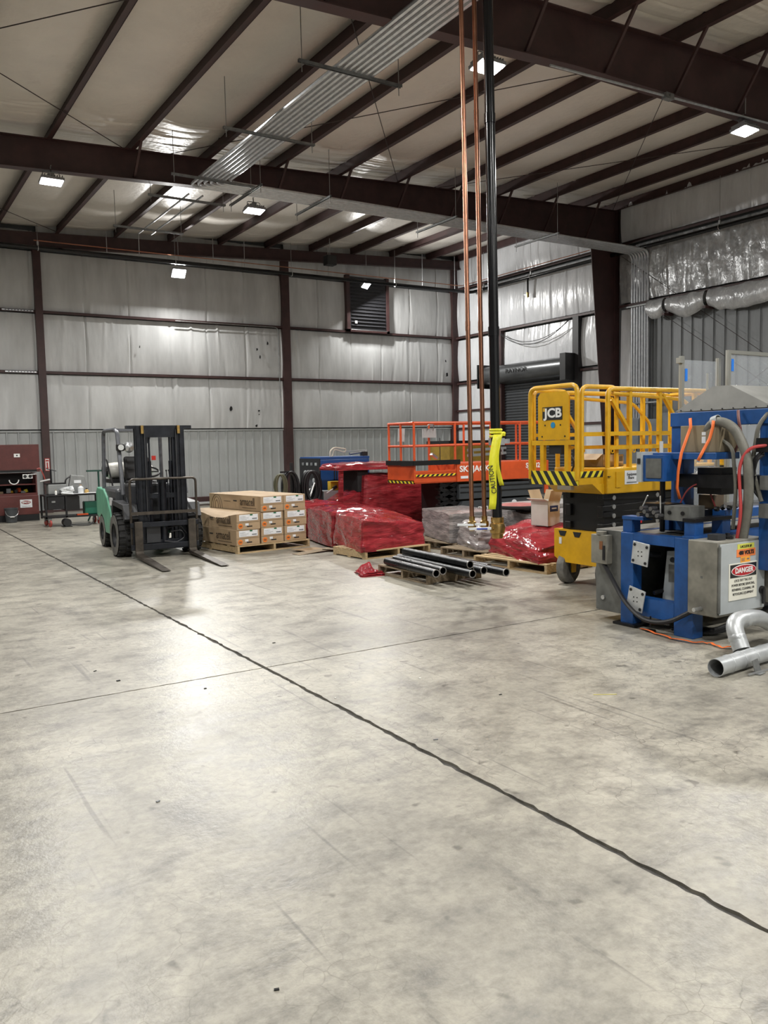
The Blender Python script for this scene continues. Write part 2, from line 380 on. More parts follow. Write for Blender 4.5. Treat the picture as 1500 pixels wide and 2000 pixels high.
# framed opening and rolling door
M().box(XW-.28, 22.2, 0, XW-.04, 22.33, 5.55).build('door_jamb', STEEL, wall_right)
M().box(XW-.30, 18.55, 0, XW-.04, 18.80, 5.55).build('door_jamb', mat('black_jamb', (.016, .014, .015), .5), wall_right)
door_1 = struct(M().box(XW-.10, 18.8, 0, XW-.06, 22.9, 3.8).build('door_1', mat('curtain_back', (.05, .052, .055), .5)))
CURT = mat('door_curtain_grey', (.085, .09, .097), .38, .3, var=.2, vs=3)
sl = M().prism([(0, 0), (-.012, .012), (-.03, .03), (-.03, .062), (-.012, .08), (0, .092)], 18.86, 22.86, 'y').build('slat', CURT, door_1)
sl.location = (XW-.10, 0, .05)
for k in range(1, 39): inst(sl, door_1, (XW-.10, 0, .05+k*.0965))
HOOD = mat('door_hood_grey', (.13, .135, .14), .33, .5, var=.4, vs=1.6, st=(1, .5, 2))
hd = M().prism([(XW-.05, 3.72)]+[(XW-.36-.30*sin(a*pi/12)*1., 4.06-.30*cos(a*pi/12)) for a in range(1, 12)]+[(XW-.36, 4.37), (XW-.05, 4.37)], 18.95, 22.95, 'y').build('hood', HOOD, door_1, smooth=True)
for y in (18.70, 22.95): M().box(XW-.70, y, 3.62, XW-.03, y+.24 if y < 20 else y+.05, 4.44).build('hood_bracket', BLACK, door_1)
text('RAYNOR', .20, BLACK, hd, (XW-.672, 21.0, 4.1), FX, ext=.004, sx=1.3)
M().box(XW-.18, 18.80, 0, XW-.04, 18.90, 3.8).build('door_guide', BLACK, door_1); M().box(XW-.18, 22.83, 0, XW-.04, 22.93, 3.8).build('door_guide', BLACK, door_1)
tag(M().tube(sag((XW-.35, 22.15, 5.42), (XW-.35, 18.85, 5.52), .55, 16), .012, 6).tube(sag((XW-.33, 22.15, 5.45), (XW-.33, 18.85, 5.5), .46, 16), .01, 6).build('sagging_cable', CABLE), 'pair of black cables sagging across the opening above the rolling door', 'cable')
# ================================================================ roof: deck, insulation strips, purlins, rafters, columns
g = M(); g.add([(X0, Y0, zr(X0)+.5), (XW, Y0, zr(XW)+.5), (XW, YB, zr(XW)+.5), (X0, YB, zr(X0)+.5)], [(0, 1, 2, 3)])
g.add([(X0, Y0, zr(X0)+.58), (XW, Y0, zr(XW)+.58), (XW, YB, zr(XW)+.58), (X0, YB, zr(X0)+.58)], [(3, 2, 1, 0)])
ceiling = struct(g.build('ceiling', SIDING, fix=False))
PX = [3.5+1.585*k for k in range(-10, 11)]
PX = [p for p in PX if p > X0+.3 and p < 18.9]+[19.05]
bays = ((Y0, YC), (YC, YN), (YN, YF), (YF, YB-.1))
for i, p in enumerate(PX):
    for a, b in bays:
        if b <= YC and p > 12: pass
        z = zr(p); d = .25
        M().box(p-.005, a, z, p+.005, b, z+d).box(p-.09, a, z, p+.005, b, z+.006).box(p-.005, a, z+d-.006, p+.075, b, z+d).build('purlin', STEEL, ceiling)
def roofstrip(xa, xb, ya, yb, seed):
    R = random.Random(seed); w = xb-xa; L_ = yb-ya
    ys = []; y = 0.
    while y < L_:
        ys.append(y/L_); y += .035 if min(y, L_-y) < 1.5 else .16
    ys.append(1.); nx = 10
    wr = [(R.uniform(.05, 1.3) if R.random() < .5 else L_-R.uniform(.05, 1.3), R.uniform(.02, .05), R.uniform(-.014, .018), R.uniform(-.08, .08), R.uniform(0, 1), R.uniform(.25, .6)) for _ in range(34)]
    cs = [(R.uniform(0, L_), R.uniform(.03, .06), R.uniform(-.012, .012), R.uniform(-.1, .1)) for _ in range(7)]
    def fn(u, v):
        x = xa+u*w; yy = v*L_; s = 4*u*(1-u); e = min(yy, L_-yy)
        z = zr(x)+.252-.085*s*min(1, .35+e*.5)
        for c, q, a, sl, uc, uw in wr:
            k = (yy-c-sl*(u-.5))/q
            if -3 < k < 3: z += a*exp(-k*k)*exp(-((u-uc)/uw)**2)*1.4
        for c, q, a, sl in cs:
            k = (yy-c-sl*(u-.5))/q
            if -3 < k < 3: z += a*exp(-k*k)*s
        return (x, ya+yy, z)
    v = [fn(i/nx, t) for t in ys for i in range(nx+1)]
    f = [(j*(nx+1)+i+1, j*(nx+1)+i, (j+1)*(nx+1)+i, (j+1)*(nx+1)+i+1) for j in range(len(ys)-1) for i in range(nx)]
    M().add(v, f).build('insulation_strip', ROOFV, ceiling, smooth=True, fix=False)
for i in range(len(PX)-1):
    for k, (a, b) in enumerate(bays):
        if a < YC or PX[i] < -4:
            continue
        roofstrip(PX[i], PX[i+1], a, b, i*7+k)
g = M()
for i in range(len(PX)-1):
    for k, (a, b) in enumerate(bays):
        if a < YC or PX[i] < -4:
            g.add([(PX[i], a, zr(PX[i])+.25), (PX[i+1], a, zr(PX[i+1])+.25), (PX[i+1], b, zr(PX[i+1])+.25), (PX[i], b, zr(PX[i])+.25)], [(0, 1, 2, 3)])
g.build('insulation_sheet', ROOFV, ceiling)
def rafter(y, dep, colx=18.15, foot=.32, col=True):
    """tapered I-beam frame: rafter along X at depth plane y, and its column on the right wall"""
    xs = [X0+.2, 0, 3, 6, 9.2, 13.4, 16, colx]
    B = [(x, zr(x)-dep(x)) for x in xs]; T = [(x, zr(x)-.002) for x in reversed(xs)]
    m = M().prism([(19.12, zr(19.12)-.002)]+T+B+[(19.12, zr(colx)-dep(colx))], y-.006, y+.006, 'y')
    for a, b in zip(B, B[1:]): m.bar((a[0], y, a[1]), (b[0], y, b[1]), .21, .016)
    m.bar((xs[0], y, zr(xs[0])-.008), (19.12, y, zr(19.12)-.008), .21, .014)
    r = m.build('rafter', STEEL, ceiling)
    if col:
        zt = zr(colx)-dep(colx); fx = 19.12-foot
        c = M().prism([(19.12, 0), (19.12, zt), (colx, zt), (fx, 0)], y-.006, y+.006, 'y')
        c.bar((colx, y, zt+.02), (fx, y, 0), .26, .018, (0, 1, 0)); c.bar((19.12, y, zr(19.1)), (19.12, y, 0), .26, .018, (0, 1, 0))
        c.box(fx-.04, y-.16, 0, 19.16, y+.16, .02)
        c.build('frame_column', STEEL, ceiling)
    return r
dF = lambda x: .58 if x < 9 else .58+(x-9)/9.2*.45
dN = lambda x: .76 if x < 10 else .78+(x-10)/8.2*.30
rF = rafter(YF, dF); rN = rafter(YN, dN); rC = rafter(YC, dN)
zc = lambda x: zr(x)
M().prism([(X0+.2, zc(X0)), (19.1, zc(19.1)), (19.1, zc(19.1)-.30), (12, zc(12)-.34), (4, zc(4)-.42), (X0+.2, zc(X0)-.42)], YB-.42, YB-.405, 'y').build('end_rafter', STEEL, ceiling)
M().bar((X0+.2, YB-.42, zc(X0)-.42), (4, YB-.42, zc(4)-.42), .17, .014).bar((4, YB-.42, zc(4)-.42), (19.1, YB-.42, zc(19.1)-.30), .17, .014).build('end_rafter_flange', STEEL, ceiling)
for i, p in enumerate(PX[:-1]):                          # flange braces on every second purlin
    if i % 2 == (1 if p < 9 else 0) or p > 9:
        for y, dp in ((YF, dF), (YN, dN)):
            if p < -2: continue
            for s in (-1, 1):
                M().bar((p-.03, y+s*.02, zr(p)-dp(p)+.03), (p-.03, y+s*.62, zr(p)+.02), .045, .045).build('flange_brace', STEEL, ceiling)
# sway rods in the roof plane
ROD_D = mat('dark_rod', (.05, .035, .032), .5, .3)
def zz(x): return zr(x)-.02
for (xa, ya, xb, yb) in ((-2.77, 9.3, 4.85, 17.1), (-1.66, 17.1, 5.19, 9.3), (5.75, 17.1, 11.75, 9.3), (5.3, 9.3, 11.4, 17.1), (11.85, 9.3, 18.8, 17.1), (12.5, 17.1, 19.0, 9.5), (-1, 17.4, 5, 24.4)):
    M().tube([(xa, ya, zz(xa)), (xb, yb, zz(xb))], .008, 6).build('sway_rod', ROD_D, ceiling)
for a, b in (((18.98, 9.3, 5.4), (18.98, 16.9, .4)), ((18.98, 16.9, 7.0), (18.98, 9.3, 1.6)), ((18.98, 9.3, 1.0), (18.98, 15.8, 5.4))):
    M().tube([a, b], .007, 6).build('wall_sway_rod', ROD_D, wall_right)
# ================================================================ high-bay lamps
LENS = mat('lamp_lens', (1, 1, 1), .4, emit=60.); LENS.cycles.emission_sampling = 'NONE'
LBODY = mat('lamp_body', (.28, .29, .30), .4, .5)
def highbay(x, y, z, label, rz=0., w=.42, d=.30, tilt=0., visible=True):
    t = thing('high_bay_lamp', label, 'lamp', (x, y, z), rz, 'high bay lamps')
    t.rotation_euler = (tilt, 0, rad(rz))
    b = M().box(-w/2, -d/2, 0, w/2, d/2, .05)
    for k in range(9): b.box(-w/2+.03+k*(w-.06)/8-.006, -d/2+.02, .05, -w/2+.03+k*(w-.06)/8+.006, d/2-.02, .10)
    b.build('housing', LBODY, t); M().box(-w/2+.02, -d/2+.02, -.012, w/2-.02, d/2-.02, 0).build('lens', LENS, t)
    M().box(-.05, -.05, .10, .05, .05, .17).build('driver_box', LBODY, t)
    M().tube([(0, 0, .17), (0, 0, .30)], .012, 6).tube(fillet([(-.15, 0, .10), (-.15, 0, .2), (.15, 0, .2), (.15, 0, .10)], .04), .008, 6).build('bracket', DGALV, t)
    L = bpy.data.lights.new('lamp_light', 'AREA'); L.shape = 'RECTANGLE'; L.size = w-.05; L.size_y = d-.05; L.energy = LAMP_W; L.color = (1, .985, .95); L.spread = pi
    o = bpy.data.objects.new('lamp_light', L); COL.objects.link(o); o.parent = t; o.location = (0, 0, -.03)
    return t
for x, y, z, lb in ((3.45, 17.1, 6.86, 'white-glowing high bay lamp under the far roof beam, left of the conduit rack'),
        (7.62, 17.1, 6.86, 'white-glowing high bay lamp under the far roof beam, just right of the conduit rack'),
        (7.52, 9.05, 6.80, 'glowing high bay lamp under the near roof beam, right behind the hanging copper pipes'),
        (13.2, 9.05, 6.98, 'glowing high bay lamp under the near roof beam at the right edge of the photo'),
        (8.30, 24.15, 6.86, 'bright high bay lamp against the back wall above the forklift mast'),
        (14.75, 24.15, 7.08, 'bright high bay lamp in front of the black louvre on the back wall')):
    highbay(x, y, z, lb, tilt=rad(-48) if y > 20 else rad(-8), rz=30 if x > 14 else 0)
    M().tube([(x, y, z+.29), (x, y, zr(x) if y > 20 else zr(x)-.5)], .01, 6).build('lamp_rod', ROD, ceiling)
for x, y, z in ((13.4, 17.1, 6.95), (-3.5, 17.1, 6.8), (-3.5, 9.05, 6.7), (1.6, 9.05, 6.75), (2.2, 1.0, 6.8), (7.6, 1.0, 6.9), (13.2, 1.0, 7.0), (-3.4, 1.0, 6.7), (2.2, -5.0, 6.8), (9.0, -5.0, 6.8)):
    if y > 15 and x > 13: continue
    highbay(x, y, z, 'high bay lamp out of view %s' % {(-3.5, 17.1): 'left of the far roof beam lamps', (-3.5, 9.05): 'far left under the near roof beam', (1.6, 9.05): 'overhead under the near roof beam', (2.2, 1.0): 'overhead, straight above the camera', (7.6, 1.0): 'overhead, right of the camera', (13.2, 1.0): 'near the right wall beside the camera', (-3.4, 1.0): 'overhead, left of the camera', (2.2, -5.0): 'behind the camera, left one', (9.0, -5.0): 'behind the camera, right one'}[(x, y)])
# ================================================================ electrical conduits: run along Y, turn to +X along the beam, drop down the right wall
CONDUIT = mat('conduit_zinc', (.68, .70, .73), .22, .55, var=.2, vs=9)
for i in range(7):
    x, y, z = 5.98+.095*i, 16.55-.095*i, 7.02
    p = fillet([(x, .5, z), (x, y, z), (19.0, y, z), (19.0, y, 2.36)], .24, 7)
    tag(M().tube(p, .035, 8).build('conduit', CONDUIT, smooth=True), '%s grey conduit of the overhead bundle bending along the far beam' % ('leftmost', 'second from left', 'third from left', 'middle', 'third from right', 'second from right', 'rightmost')[i], 'conduit', 'conduits of the overhead bundle')
for x in (6.12, 6.42):
    tag(M().tube([(x, 17.0, 6.99), (x, 20.6, 6.99)], .02, 8).build('conduit_stub', GALV), 'short thin conduit past the beam, %s of the pair over the far trapeze' % ('left' if x < 6.2 else 'right'), 'conduit')
def trapeze(a, b, label, top):
    t = thing('trapeze_hanger', label, 'hanger', a, 0, 'strut trapeze hangers'); d = Vector(b)-Vector(a)
    n = d.normalized(); s = Vector((n.y, -n.x, 0))*.0205; v = []
    m = M()
    m.bar((0, 0, .041), d+Vector((0, 0, .041)), .041, .003); m.bar(s+Vector((0, 0, .02)), d+s+Vector((0, 0, .02)), .003, .041); m.bar(-s+Vector((0, 0, .02)), d-s+Vector((0, 0, .02)), .003, .041)
    m.build('strut_channel', DGALV, t)
    for p in (n*.05, d-n*.05):
        zt = zr(a[0]+p.x)+.02-a[2]
        M().tube([p+Vector((0, 0, -.12)), Vector((p.x, p.y, zt))], .0065, 6).build('threaded_rod', ROD, t)
        M().cyl(p+Vector((0, 0, -.02)), p+Vector((0, 0, -.004)), .014, 6).build('nut', ROD, t)
    return t
for k, y in enumerate((10.46, 13.2, 15.85, 17.35, 20.1)):
    trapeze((5.38, y, 6.945), (7.06, y, 6.945), ('nearest strut trapeze carrying the overhead conduit bundle', 'second strut trapeze along the overhead conduit bundle', 'strut trapeze at the bend of the conduit bundle', 'strut trapeze just past the far roof beam', 'farthest strut trapeze, empty but for two thin conduits')[k], 0)
for k, (x) in enumerate((7.15, 8.73, 12.05, 15.27)):
    trapeze((x, 15.65, 6.945), (x, 17.3, 6.945), ('strut hanger beside the bend of the conduit bundle', 'strut hanger under the conduits, left of the hanging copper pipes', 'strut hanger under the conduits beside the copper pipes', 'strut hanger under the conduits near the frame column')[k], 0)
for ya, z in ((15.45, 5.52), (15.5, 2.78)):
    M().bar((18.93, ya, z), (18.93, 16.75, z), .041, .041).build('wall_strut', DGALV, wall_right)
# ================================================================ black gas pipe and thin copper line around the walls
tag(M().tube(fillet([(-3, 23.7, 7.08), (18.85, 23.7, 7.08), (18.85, 1.5, 7.08)], .22), .057, 12).build('gas_pipe', BLACKIRON, smooth=True), 'black iron pipe hung high along the back and right walls', 'pipe')
tag(M().tube(fillet([(4.3, 23.95, 7.33), (18.6, 23.95, 7.33), (18.6, 17.8, 7.33)], .12), .014, 8).build('copper_line', COPPER, smooth=True), 'thin copper line running above the black pipe on the back wall', 'pipe')
CL = mat('bright_clevis', (.55, .56, .56), .35, .7)
def clevis(x, y, z, lb, r=.057):
    t = thing('clevis_hanger', lb, 'hanger', (x, y, z), 0, 'pipe hangers')
    M().tube([(0, 0, .15), (0, 0, zr(x)-z)], .0065, 6).build('rod', ROD, t)
    M().tube(arc((0, 0, 0), r+.012, 0, 2*pi, 16, 'xz' if x > 18.5 else 'yz')[:-1], .010, 5, True).build('ring', CL, t)
    M().box(-.022, -.022, r+.01, .022, .022, .17).build('yoke', CL, t)
for x, lb in ((4.35, 'pipe hanger above the left wall column'), (8.05, 'pipe hanger beside the lamp over the forklift'), (11.75, 'pipe hanger left of the second wall column top'), (15.6, 'pipe hanger in front of the black louvre')):
    clevis(x, 23.7, 7.08, lb)
for y, lb in ((13.6, 'pipe hanger on the right wall nearest the camera'), (20.6, 'pipe hanger on the right wall above the rolling door'), (23.0, 'pipe hanger nearest the far right corner')):
    clevis(18.85, y, 7.08, lb)
for x in (6.2, 7.1, 9.3, 10.3, 13.2, 16.9, 18.3):
    M().tube([(x, 23.95, 7.2), (x, 23.95, zr(x))], .012, 5).build('line_drop_rod', SILVER, ceiling)
t = thing('drip_valve', 'small valve hanging under the black pipe over the rolling door', 'valve', (18.85, 20.75, 6.4))
M().cyl((0, 0, .2), (0, 0, .64), .03, 10).build('nipple', BLACKIRON, t); M().cyl((0, 0, .05), (0, 0, .2), .045, 10).build('valve_body', mat('brass', (.55, .36, .13), .32, 1., var=.3, vs=20), t); M().bar((-.02, 0, .13), (-.02, .16, .15), .02, .01).build('valve_handle', SILVER, t)
# hanging box under the roof at the back
t = thing('hanging_speaker', 'small black speaker box hanging under the roof by the back wall', 'speaker', (12.85, 23.2, 7.35))
M().box(-.17, -.14, 0, .17, .14, .30).build('cabinet', BLACK, t, bev=.02); M().tube([(0, 0, .3), (0, 0, zr(12.85)-7.35+.1)], .012, 6).build('stem', ROD, t); M().box(-.14, -.15, .03, .14, -.14, .27).build('grille', mat('grille', (.03, .03, .03), .7), t)
# ================================================================ conduit along the underside of the near beam
tag(M().tube([(8.6, 8.98, 7.04), (18.0, 8.98, 7.32)], .018, 8).build('beam_conduit', GALV), 'thin grey conduit clipped under the near roof beam', 'conduit')
t = thing('junction_box', 'grey junction box on the conduit under the near roof beam', 'junction box', (11.1, 8.97, 7.06)); M().box(-.09, -.05, 0, .09, .05, .09).build('box_body', DGALV, t); M().cyl((0, -.05, .045), (0, -.07, .045), .03, 10).build('cover', DGALV, t)
# ================================================================ foreground drops: two copper pipes and one black pipe with valves
BRASS = MATS['brass']
def drop(name, x, y, r, z0, m, lb, dx=0., dy=0.):
    t = thing(name, lb, 'pipe', (x, y, z0)); h = zr(x)-z0
    M().tube([(0, 0, .1), (dx, dy, h)], r, 16).build('pipe', m, t, smooth=True)
    for q in (2.2, 4.4, 6.2): M().cyl((dx*q/h, dy*q/h, q-.05), (dx*q/h, dy*q/h, q+.05), r*1.12, 14).build('coupling', m, t, smooth=True)
    return t
HANDLE = mat('valve_label', (.72, .74, .76), .4)
for nm, x, y, lb in (('left', 5.665, 7.155, 'left of the two long copper pipes hanging in front, with brass ball valve'), ('right', 5.80, 7.105, 'right of the two long copper pipes hanging in front, with brass ball valve')):
    t = drop('copper_drop', x, y, .0245, .80, COPPER, lb, -.09, .0)
    M().lathe([(.0, 0), (.03, 0), (.03, .03), (.045, .04), (.05, .07), (.045, .10), (.032, .11), (.032, .16), (.0, .16)], (0, 0, -.02), n=12).build('ball_valve', BRASS, t, smooth=True)
    M().bar((-.02, -.05, .05), (-.17, .04, .055), .03, .022).build('lever', HANDLE, t)
    M().cyl((0, 0, .04), (-.03, -.055, .05), .012, 8).build('stem', BRASS, t)
t = drop('black_drop', 5.87, 6.97, .053, .73, BLACKIRON, 'thick black iron pipe hanging in front with a large brass valve', -.09, .0)
M().lathe([(.0, 0), (.06, 0), (.066, .02), (.066, .05), (.078, .06), (.088, .11), (.078, .16), (.066, .17), (.07, .18), (.07, .23), (.0, .23)], (0, 0, -.03), n=16).build('ball_valve', BRASS, t, smooth=True)
M().cyl((0, 0, .08), (-.10, -.02, .08), .022, 10).build('stem', BRASS, t); M().bar((-.10, -.01, .085), (-.31, .10, .085), .045, .025).build('lever', HANDLE, t)
M().box(-.02, -.02, 1.0, .17, .02, 1.05).box(-.06, -.065, .985, .06, .065, 1.06).build('strut_clamp', GALV, t)
M().bar((-.15, -.008, .085), (-.25, .045, .085), .05, .012).build('lever_label', mat('blue_ink', (.02, .05, .35), .5), t)
YEL = mat('caution_yellow', (.75, .72, .03), .45, bump=.3, bs=20)
c = thing('caution_tape', 'yellow caution tape tied round the black pipe with ends hanging', 'tape', (5.87, 6.97, .73))
def ribbon(pts, w, n, tw, nm):
    P = [Vector(p) for p in pts]; v = []; f = []
    for i, p in enumerate(P):
        a = tw(i/(len(P)-1)); d = Vector((cos(a), sin(a), 0))*(w/2); v += [p-d, p+d]
    for i in range(len(P)-1): f.append((2*i, 2*i+1, 2*i+3, 2*i+2))
    o = M().add(v, f).build(nm, YEL, c, smooth=True, fix=False); s = o.modifiers.new('s', 'SOLIDIFY'); s.thickness = .002; return o
for z in (1.08, 1.12, 1.15): M().tube(arc((-.012, 0, z), .062, 0, 2*pi, 14, 'xy')[:-1], .014, 5, True).build('wrap', YEL, c)
ribbon([(-.05-.13*t-.03*sin(5*t), -.075-.02*t, 1.10-.80*t) for t in [k/12 for k in range(13)]], .085, 12, lambda t: -.55+.35*t, 'tape_end')
ribbon([(-.02-.05*sin(pi*t)+.02*t, -.08, 1.10-.55*t) for t in [k/12 for k in range(13)]], .05, 12, lambda t: -.4-1.1*sin(3*t), 'tape_end')
ribbon([(.02+.04*t, -.07, 1.13-.05*sin(3*t)) for t in [k/6 for k in range(7)]], .06, 6, lambda t: .6*t, 'tape_end')
text('CAUTION', .075, BLACK, c, (-.146, -.102, .62), (rad(90), rad(-98), rad(-24)), ext=.001, bold=.001, sx=.9)
# ================================================================ object materials
PINE = mat('pallet_pine', (.52, .38, .21), .75, var=.4, vs=5, st=(1, 6, 6))
OLDW = mat('weathered_pallet_wood', (.30, .23, .15), .8, var=.5, vs=6, st=(1, 6, 6))
KRAFT = mat('kraft_carton', (.40, .285, .17), .7, var=.16, vs=3)
KRAFTD = mat('kraft_print', (.075, .052, .032), .7)
PAPER = mat('white_paper', (.74, .76, .78), .5, var=.12, vs=14)
INK = mat('grey_ink', (.16, .17, .18), .6)
GREEN = mat('label_green', (.01, .13, .06), .5)
ORANGE = mat('sticker_orange', (.75, .20, .03), .5)
def film(name, c1, c2, rough=.13, alpha=1.):
    m = bpy.data.materials.new(name); m.use_nodes = True; nt = m.node_tree; N = nt.nodes; L = nt.links; b = N['Principled BSDF']
    tc = N.new('ShaderNodeTexCoord'); mp = N.new('ShaderNodeMapping'); mp.inputs['Rotation'].default_value = (.35, .3, .2); mp.inputs['Scale'].default_value = (1.2, 1.2, 6)
    L.new(tc.outputs['Object'], mp.inputs[0])
    n = N.new('ShaderNodeTexNoise'); n.inputs['Scale'].default_value = 2.6; n.inputs['Detail'].default_value = 3; n.inputs['Distortion'].default_value = .7; L.new(mp.outputs[0], n.inputs['Vector'])
    r = N.new('ShaderNodeValToRGB'); r.color_ramp.elements[0].position = .36; r.color_ramp.elements[1].position = .66
    r.color_ramp.elements[0].color = (*c2, 1); r.color_ramp.elements[1].color = (*c1, 1); L.new(n.outputs['Fac'], r.inputs[0]); L.new(r.outputs[0], b.inputs['Base Color'])
    n2_ = N.new('ShaderNodeTexNoise'); n2_.inputs['Scale'].default_value = 4; n2_.inputs['Detail'].default_value = 2.5; n2_.inputs['Distortion'].default_value = 1.2; L.new(mp.outputs[0], n2_.inputs['Vector'])
    bp = N.new('ShaderNodeBump'); bp.inputs['Strength'].default_value = .7; bp.inputs['Distance'].default_value = .018; L.new(n2_.outputs['Fac'], bp.inputs['Height'])
    L.new(bp.outputs[0], b.inputs['Normal']); b.inputs['Roughness'].default_value = rough; b.inputs['Coat Weight'].default_value = .12; b.inputs['Coat Roughness'].default_value = .05; b.inputs['Specular IOR Level'].default_value = .32
    L.new(bp.outputs[0], b.inputs['Coat Normal']); b.inputs['Alpha'].default_value = alpha
    return m
RED = film('red_stretch_film', (.34, .034, .042), (.17, .013, .018), .1)
GREYF = film('clear_stretch_film', (.36, .33, .32), (.17, .16, .16), .2)
# ---------------------------------------------------------------- pallets
def pallet(label, x, y, rz, w=1.22, d=1.02, wood=None, nb=7, dz=0.):
    t = thing('pallet', label, 'pallet', (x, y, dz), rz); wd = wood or PINE
    s = M().box(0, 0, .018, .04, d, .112).build('stringer', wd, t)
    for k in (1, 2): inst(s, t, (k*(w-.04)/2, 0, 0))
    b = M().box(0, 0, .112, w, .09, .13).build('deck_board', wd, t)
    for k in range(1, nb): inst(b, t, (random.uniform(-.006, .006), k*(d-.09)/(nb-1), 0))
    b = M().box(0, 0, 0, w, .09, .018).build('bottom_board', wd, t)
    for k in (1, 2): inst(b, t, (0, k*(d-.09)/2, 0))
    return t
# ---------------------------------------------------------------- film-wrapped loads
def wrap(c, h, z0, m, parent, name, seed, rough=.05, top=.12, crown=.05, taper=.05, res=.055):
    """c: four ground corners counter-clockwise, h: four heights; a taut, creased skin round the load"""
    C = [Vector((p[0], p[1], 0)) for p in c]; ctr = sum(C, Vector())/4; per = []
    for i in range(4):
        a, b = C[i], C[(i+1) % 4]; n = max(6, int((b-a).length/res))
        for k in range(n):
            t = k/n; rr = .06; p = a.lerp(b, t)
            e = min(t, 1-t)*(b-a).length
            if e < rr: p = p.lerp(ctr, (1-e/rr)**2*.035)
            per.append((p, h[i]*(1-t)+h[(i+1) % 4]*t))
    n = len(per); nz = 12; v = []
    for j in range(nz+1):
        q = j/nz
        for i, (p, hh) in enumerate(per):
            s = i*res
            d = taper*q*q + rough*(n2(s*4+q*3.5, q*4, seed)-.5) + .4*rough*(n2(s*13, q*11+s*2, seed+5)-.5)
            pp = p.lerp(ctr, d); z = z0+(hh-z0)*q+(.03*(n1(s*3, seed+2)-.5) if j == nz else 0)
            v.append((pp.x, pp.y, z))
    kt = 8
    for j in range(1, kt+1):
        q = j/kt
        for i, (p, hh) in enumerate(per):
            s = i*res; hm = sum(h)/4; pp = p.lerp(ctr, taper+(1-taper)*q*.985)
            z = hh*(1-q)+hm*q + crown*sin(min(1, q*2.2)*pi/2) + rough*.55*(n2(pp.x*7, pp.y*7, seed+8)-.5)*(1 if j < kt else .3)
            v.append((pp.x, pp.y, z))
    R = nz+kt; f = [(j*n+i, j*n+(i+1) % n, (j+1)*n+(i+1) % n, (j+1)*n+i) for j in range(R) for i in range(n)]
    f.append(tuple(R*n+i for i in range(n)))
    return M().add(v, f).build(name, m, parent, smooth=True)
def load(label, corners, h, m, seed, z0=.05, cat='wrapped load', name='wrapped_load', **k):
    cx = sum(p[0] for p in corners)/4; cy = sum(p[1] for p in corners)/4
    t = thing(name, label, cat, (cx, cy, 0))
    wrap([(p[0]-cx, p[1]-cy) for p in corners], h, z0, m, t, 'stretch_film', seed, **k)
    return t
# red loads in the middle
pallet('pine pallet under the front red-wrapped load beside the black pipes', 6.44, 10.74, 4, 1.28, .9)
load('low red film-wrapped load on a pallet, nearest in the middle of the floor', [(6.38, 10.72), (7.74, 10.98), (7.85, 12.25), (6.66, 12.15)], [.60, .46, .60, .62], RED, 3, z0=.11, rough=.07, taper=.045, crown=.05)
load('low red film-wrapped load right behind the nearest red load, beside the cartons', [(6.665, 12.17), (7.86, 12.27), (8.1, 13.75), (6.98, 13.75)], [.62, .60, .60, .60], RED, 13, z0=.03, rough=.04, taper=.02)
load('pale red wrapped load lying behind the cartons and the first two red loads', [(7.05, 13.95), (7.95, 13.95), (7.97, 15.15), (7.1, 15.15)], [.62, .62, .62, .62], RED, 23, z0=.03, rough=.06)
M_ = load('tall red film-wrapped machine with a canopy, behind the low red loads', [(8.55, 14.25), (10.15, 14.15), (10.2, 15.3), (8.6, 15.3)], [1.12, 1.02, 1.1, 1.15], RED, 33, z0=.02, cat='wrapped machine', name='wrapped_machine', rough=.05)
ox, oy = -M_.location.x, -M_.location.y
wrap([(8.02+ox, 14.35+oy), (9.75+ox, 14.2+oy), (9.8+ox, 15.25+oy), (8.05+ox, 15.25+oy)], [1.36, 1.36, 1.36, 1.36], 1.24, RED, M_, 'canopy_film', 43, rough=.05, crown=.03)
wrap([(8.05+ox, 14.45+oy), (8.6+ox, 14.4+oy), (8.6+ox, 15.2+oy), (8.05+ox, 15.2+oy)], [.55, .82, .82, .55], .02, RED, M_, 'nose_film', 53, rough=.07)
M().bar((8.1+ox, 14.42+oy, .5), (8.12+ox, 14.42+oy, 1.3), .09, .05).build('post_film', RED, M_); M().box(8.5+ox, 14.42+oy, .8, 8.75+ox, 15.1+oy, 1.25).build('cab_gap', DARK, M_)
# right red load with the white box
pallet('pine pallet under the red load beside the yellow scissor lift', 8.50, 8.08, 96, 1.36, .95)
load('red film-wrapped load on a pallet between the black pipes and the yellow lift', [(7.52, 8.10), (8.55, 8.10), (8.80, 9.5), (7.85, 9.56)], [.30, .50, .58, .40], RED, 63, z0=.12, rough=.09, taper=.10, crown=.10)
t = thing('cardboard_box', 'open white box with a blue label on top of the red load', 'box', (8.15, 8.58, .55), 6); t.scale = (.85, .78, 1.2)
WB = mat('white_carton', (.74, .72, .68), .6, var=.1, vs=4)
M().box(0, 0, 0, .30, .40, .008).box(0, 0, 0, .008, .40, .30).box(.292, 0, 0, .30, .40, .30).box(0, .392, 0, .30, .40, .30).box(0, 0, 0, .30, .008, .30).build('body', WB, t)
M().ob((-.05, .2, .31), (.13, .39, .006), (0, .25, 0)).build('flap', WB, t); M().ob((.345, .2, .35), (.006, .39, .15), (0, .5, 0)).build('flap', KRAFT, t); M().ob((.15, .44, .36), (.29, .006, .14), (-.6, 0, 0)).build('flap', KRAFT, t); M().ob((.15, -.035, .36), (.29, .006, .14), (.45, 0, 0)).build('flap', mat('tan_flap', (.6, .46, .3), .7), t)
M().box(.05, -.004, .17, .25, 0, .24).build('label', mat('navy', (.012, .02, .10), .5), t); M().box(.09, -.006, .20, .21, -.004, .215).build('label_print', WHITE, t)
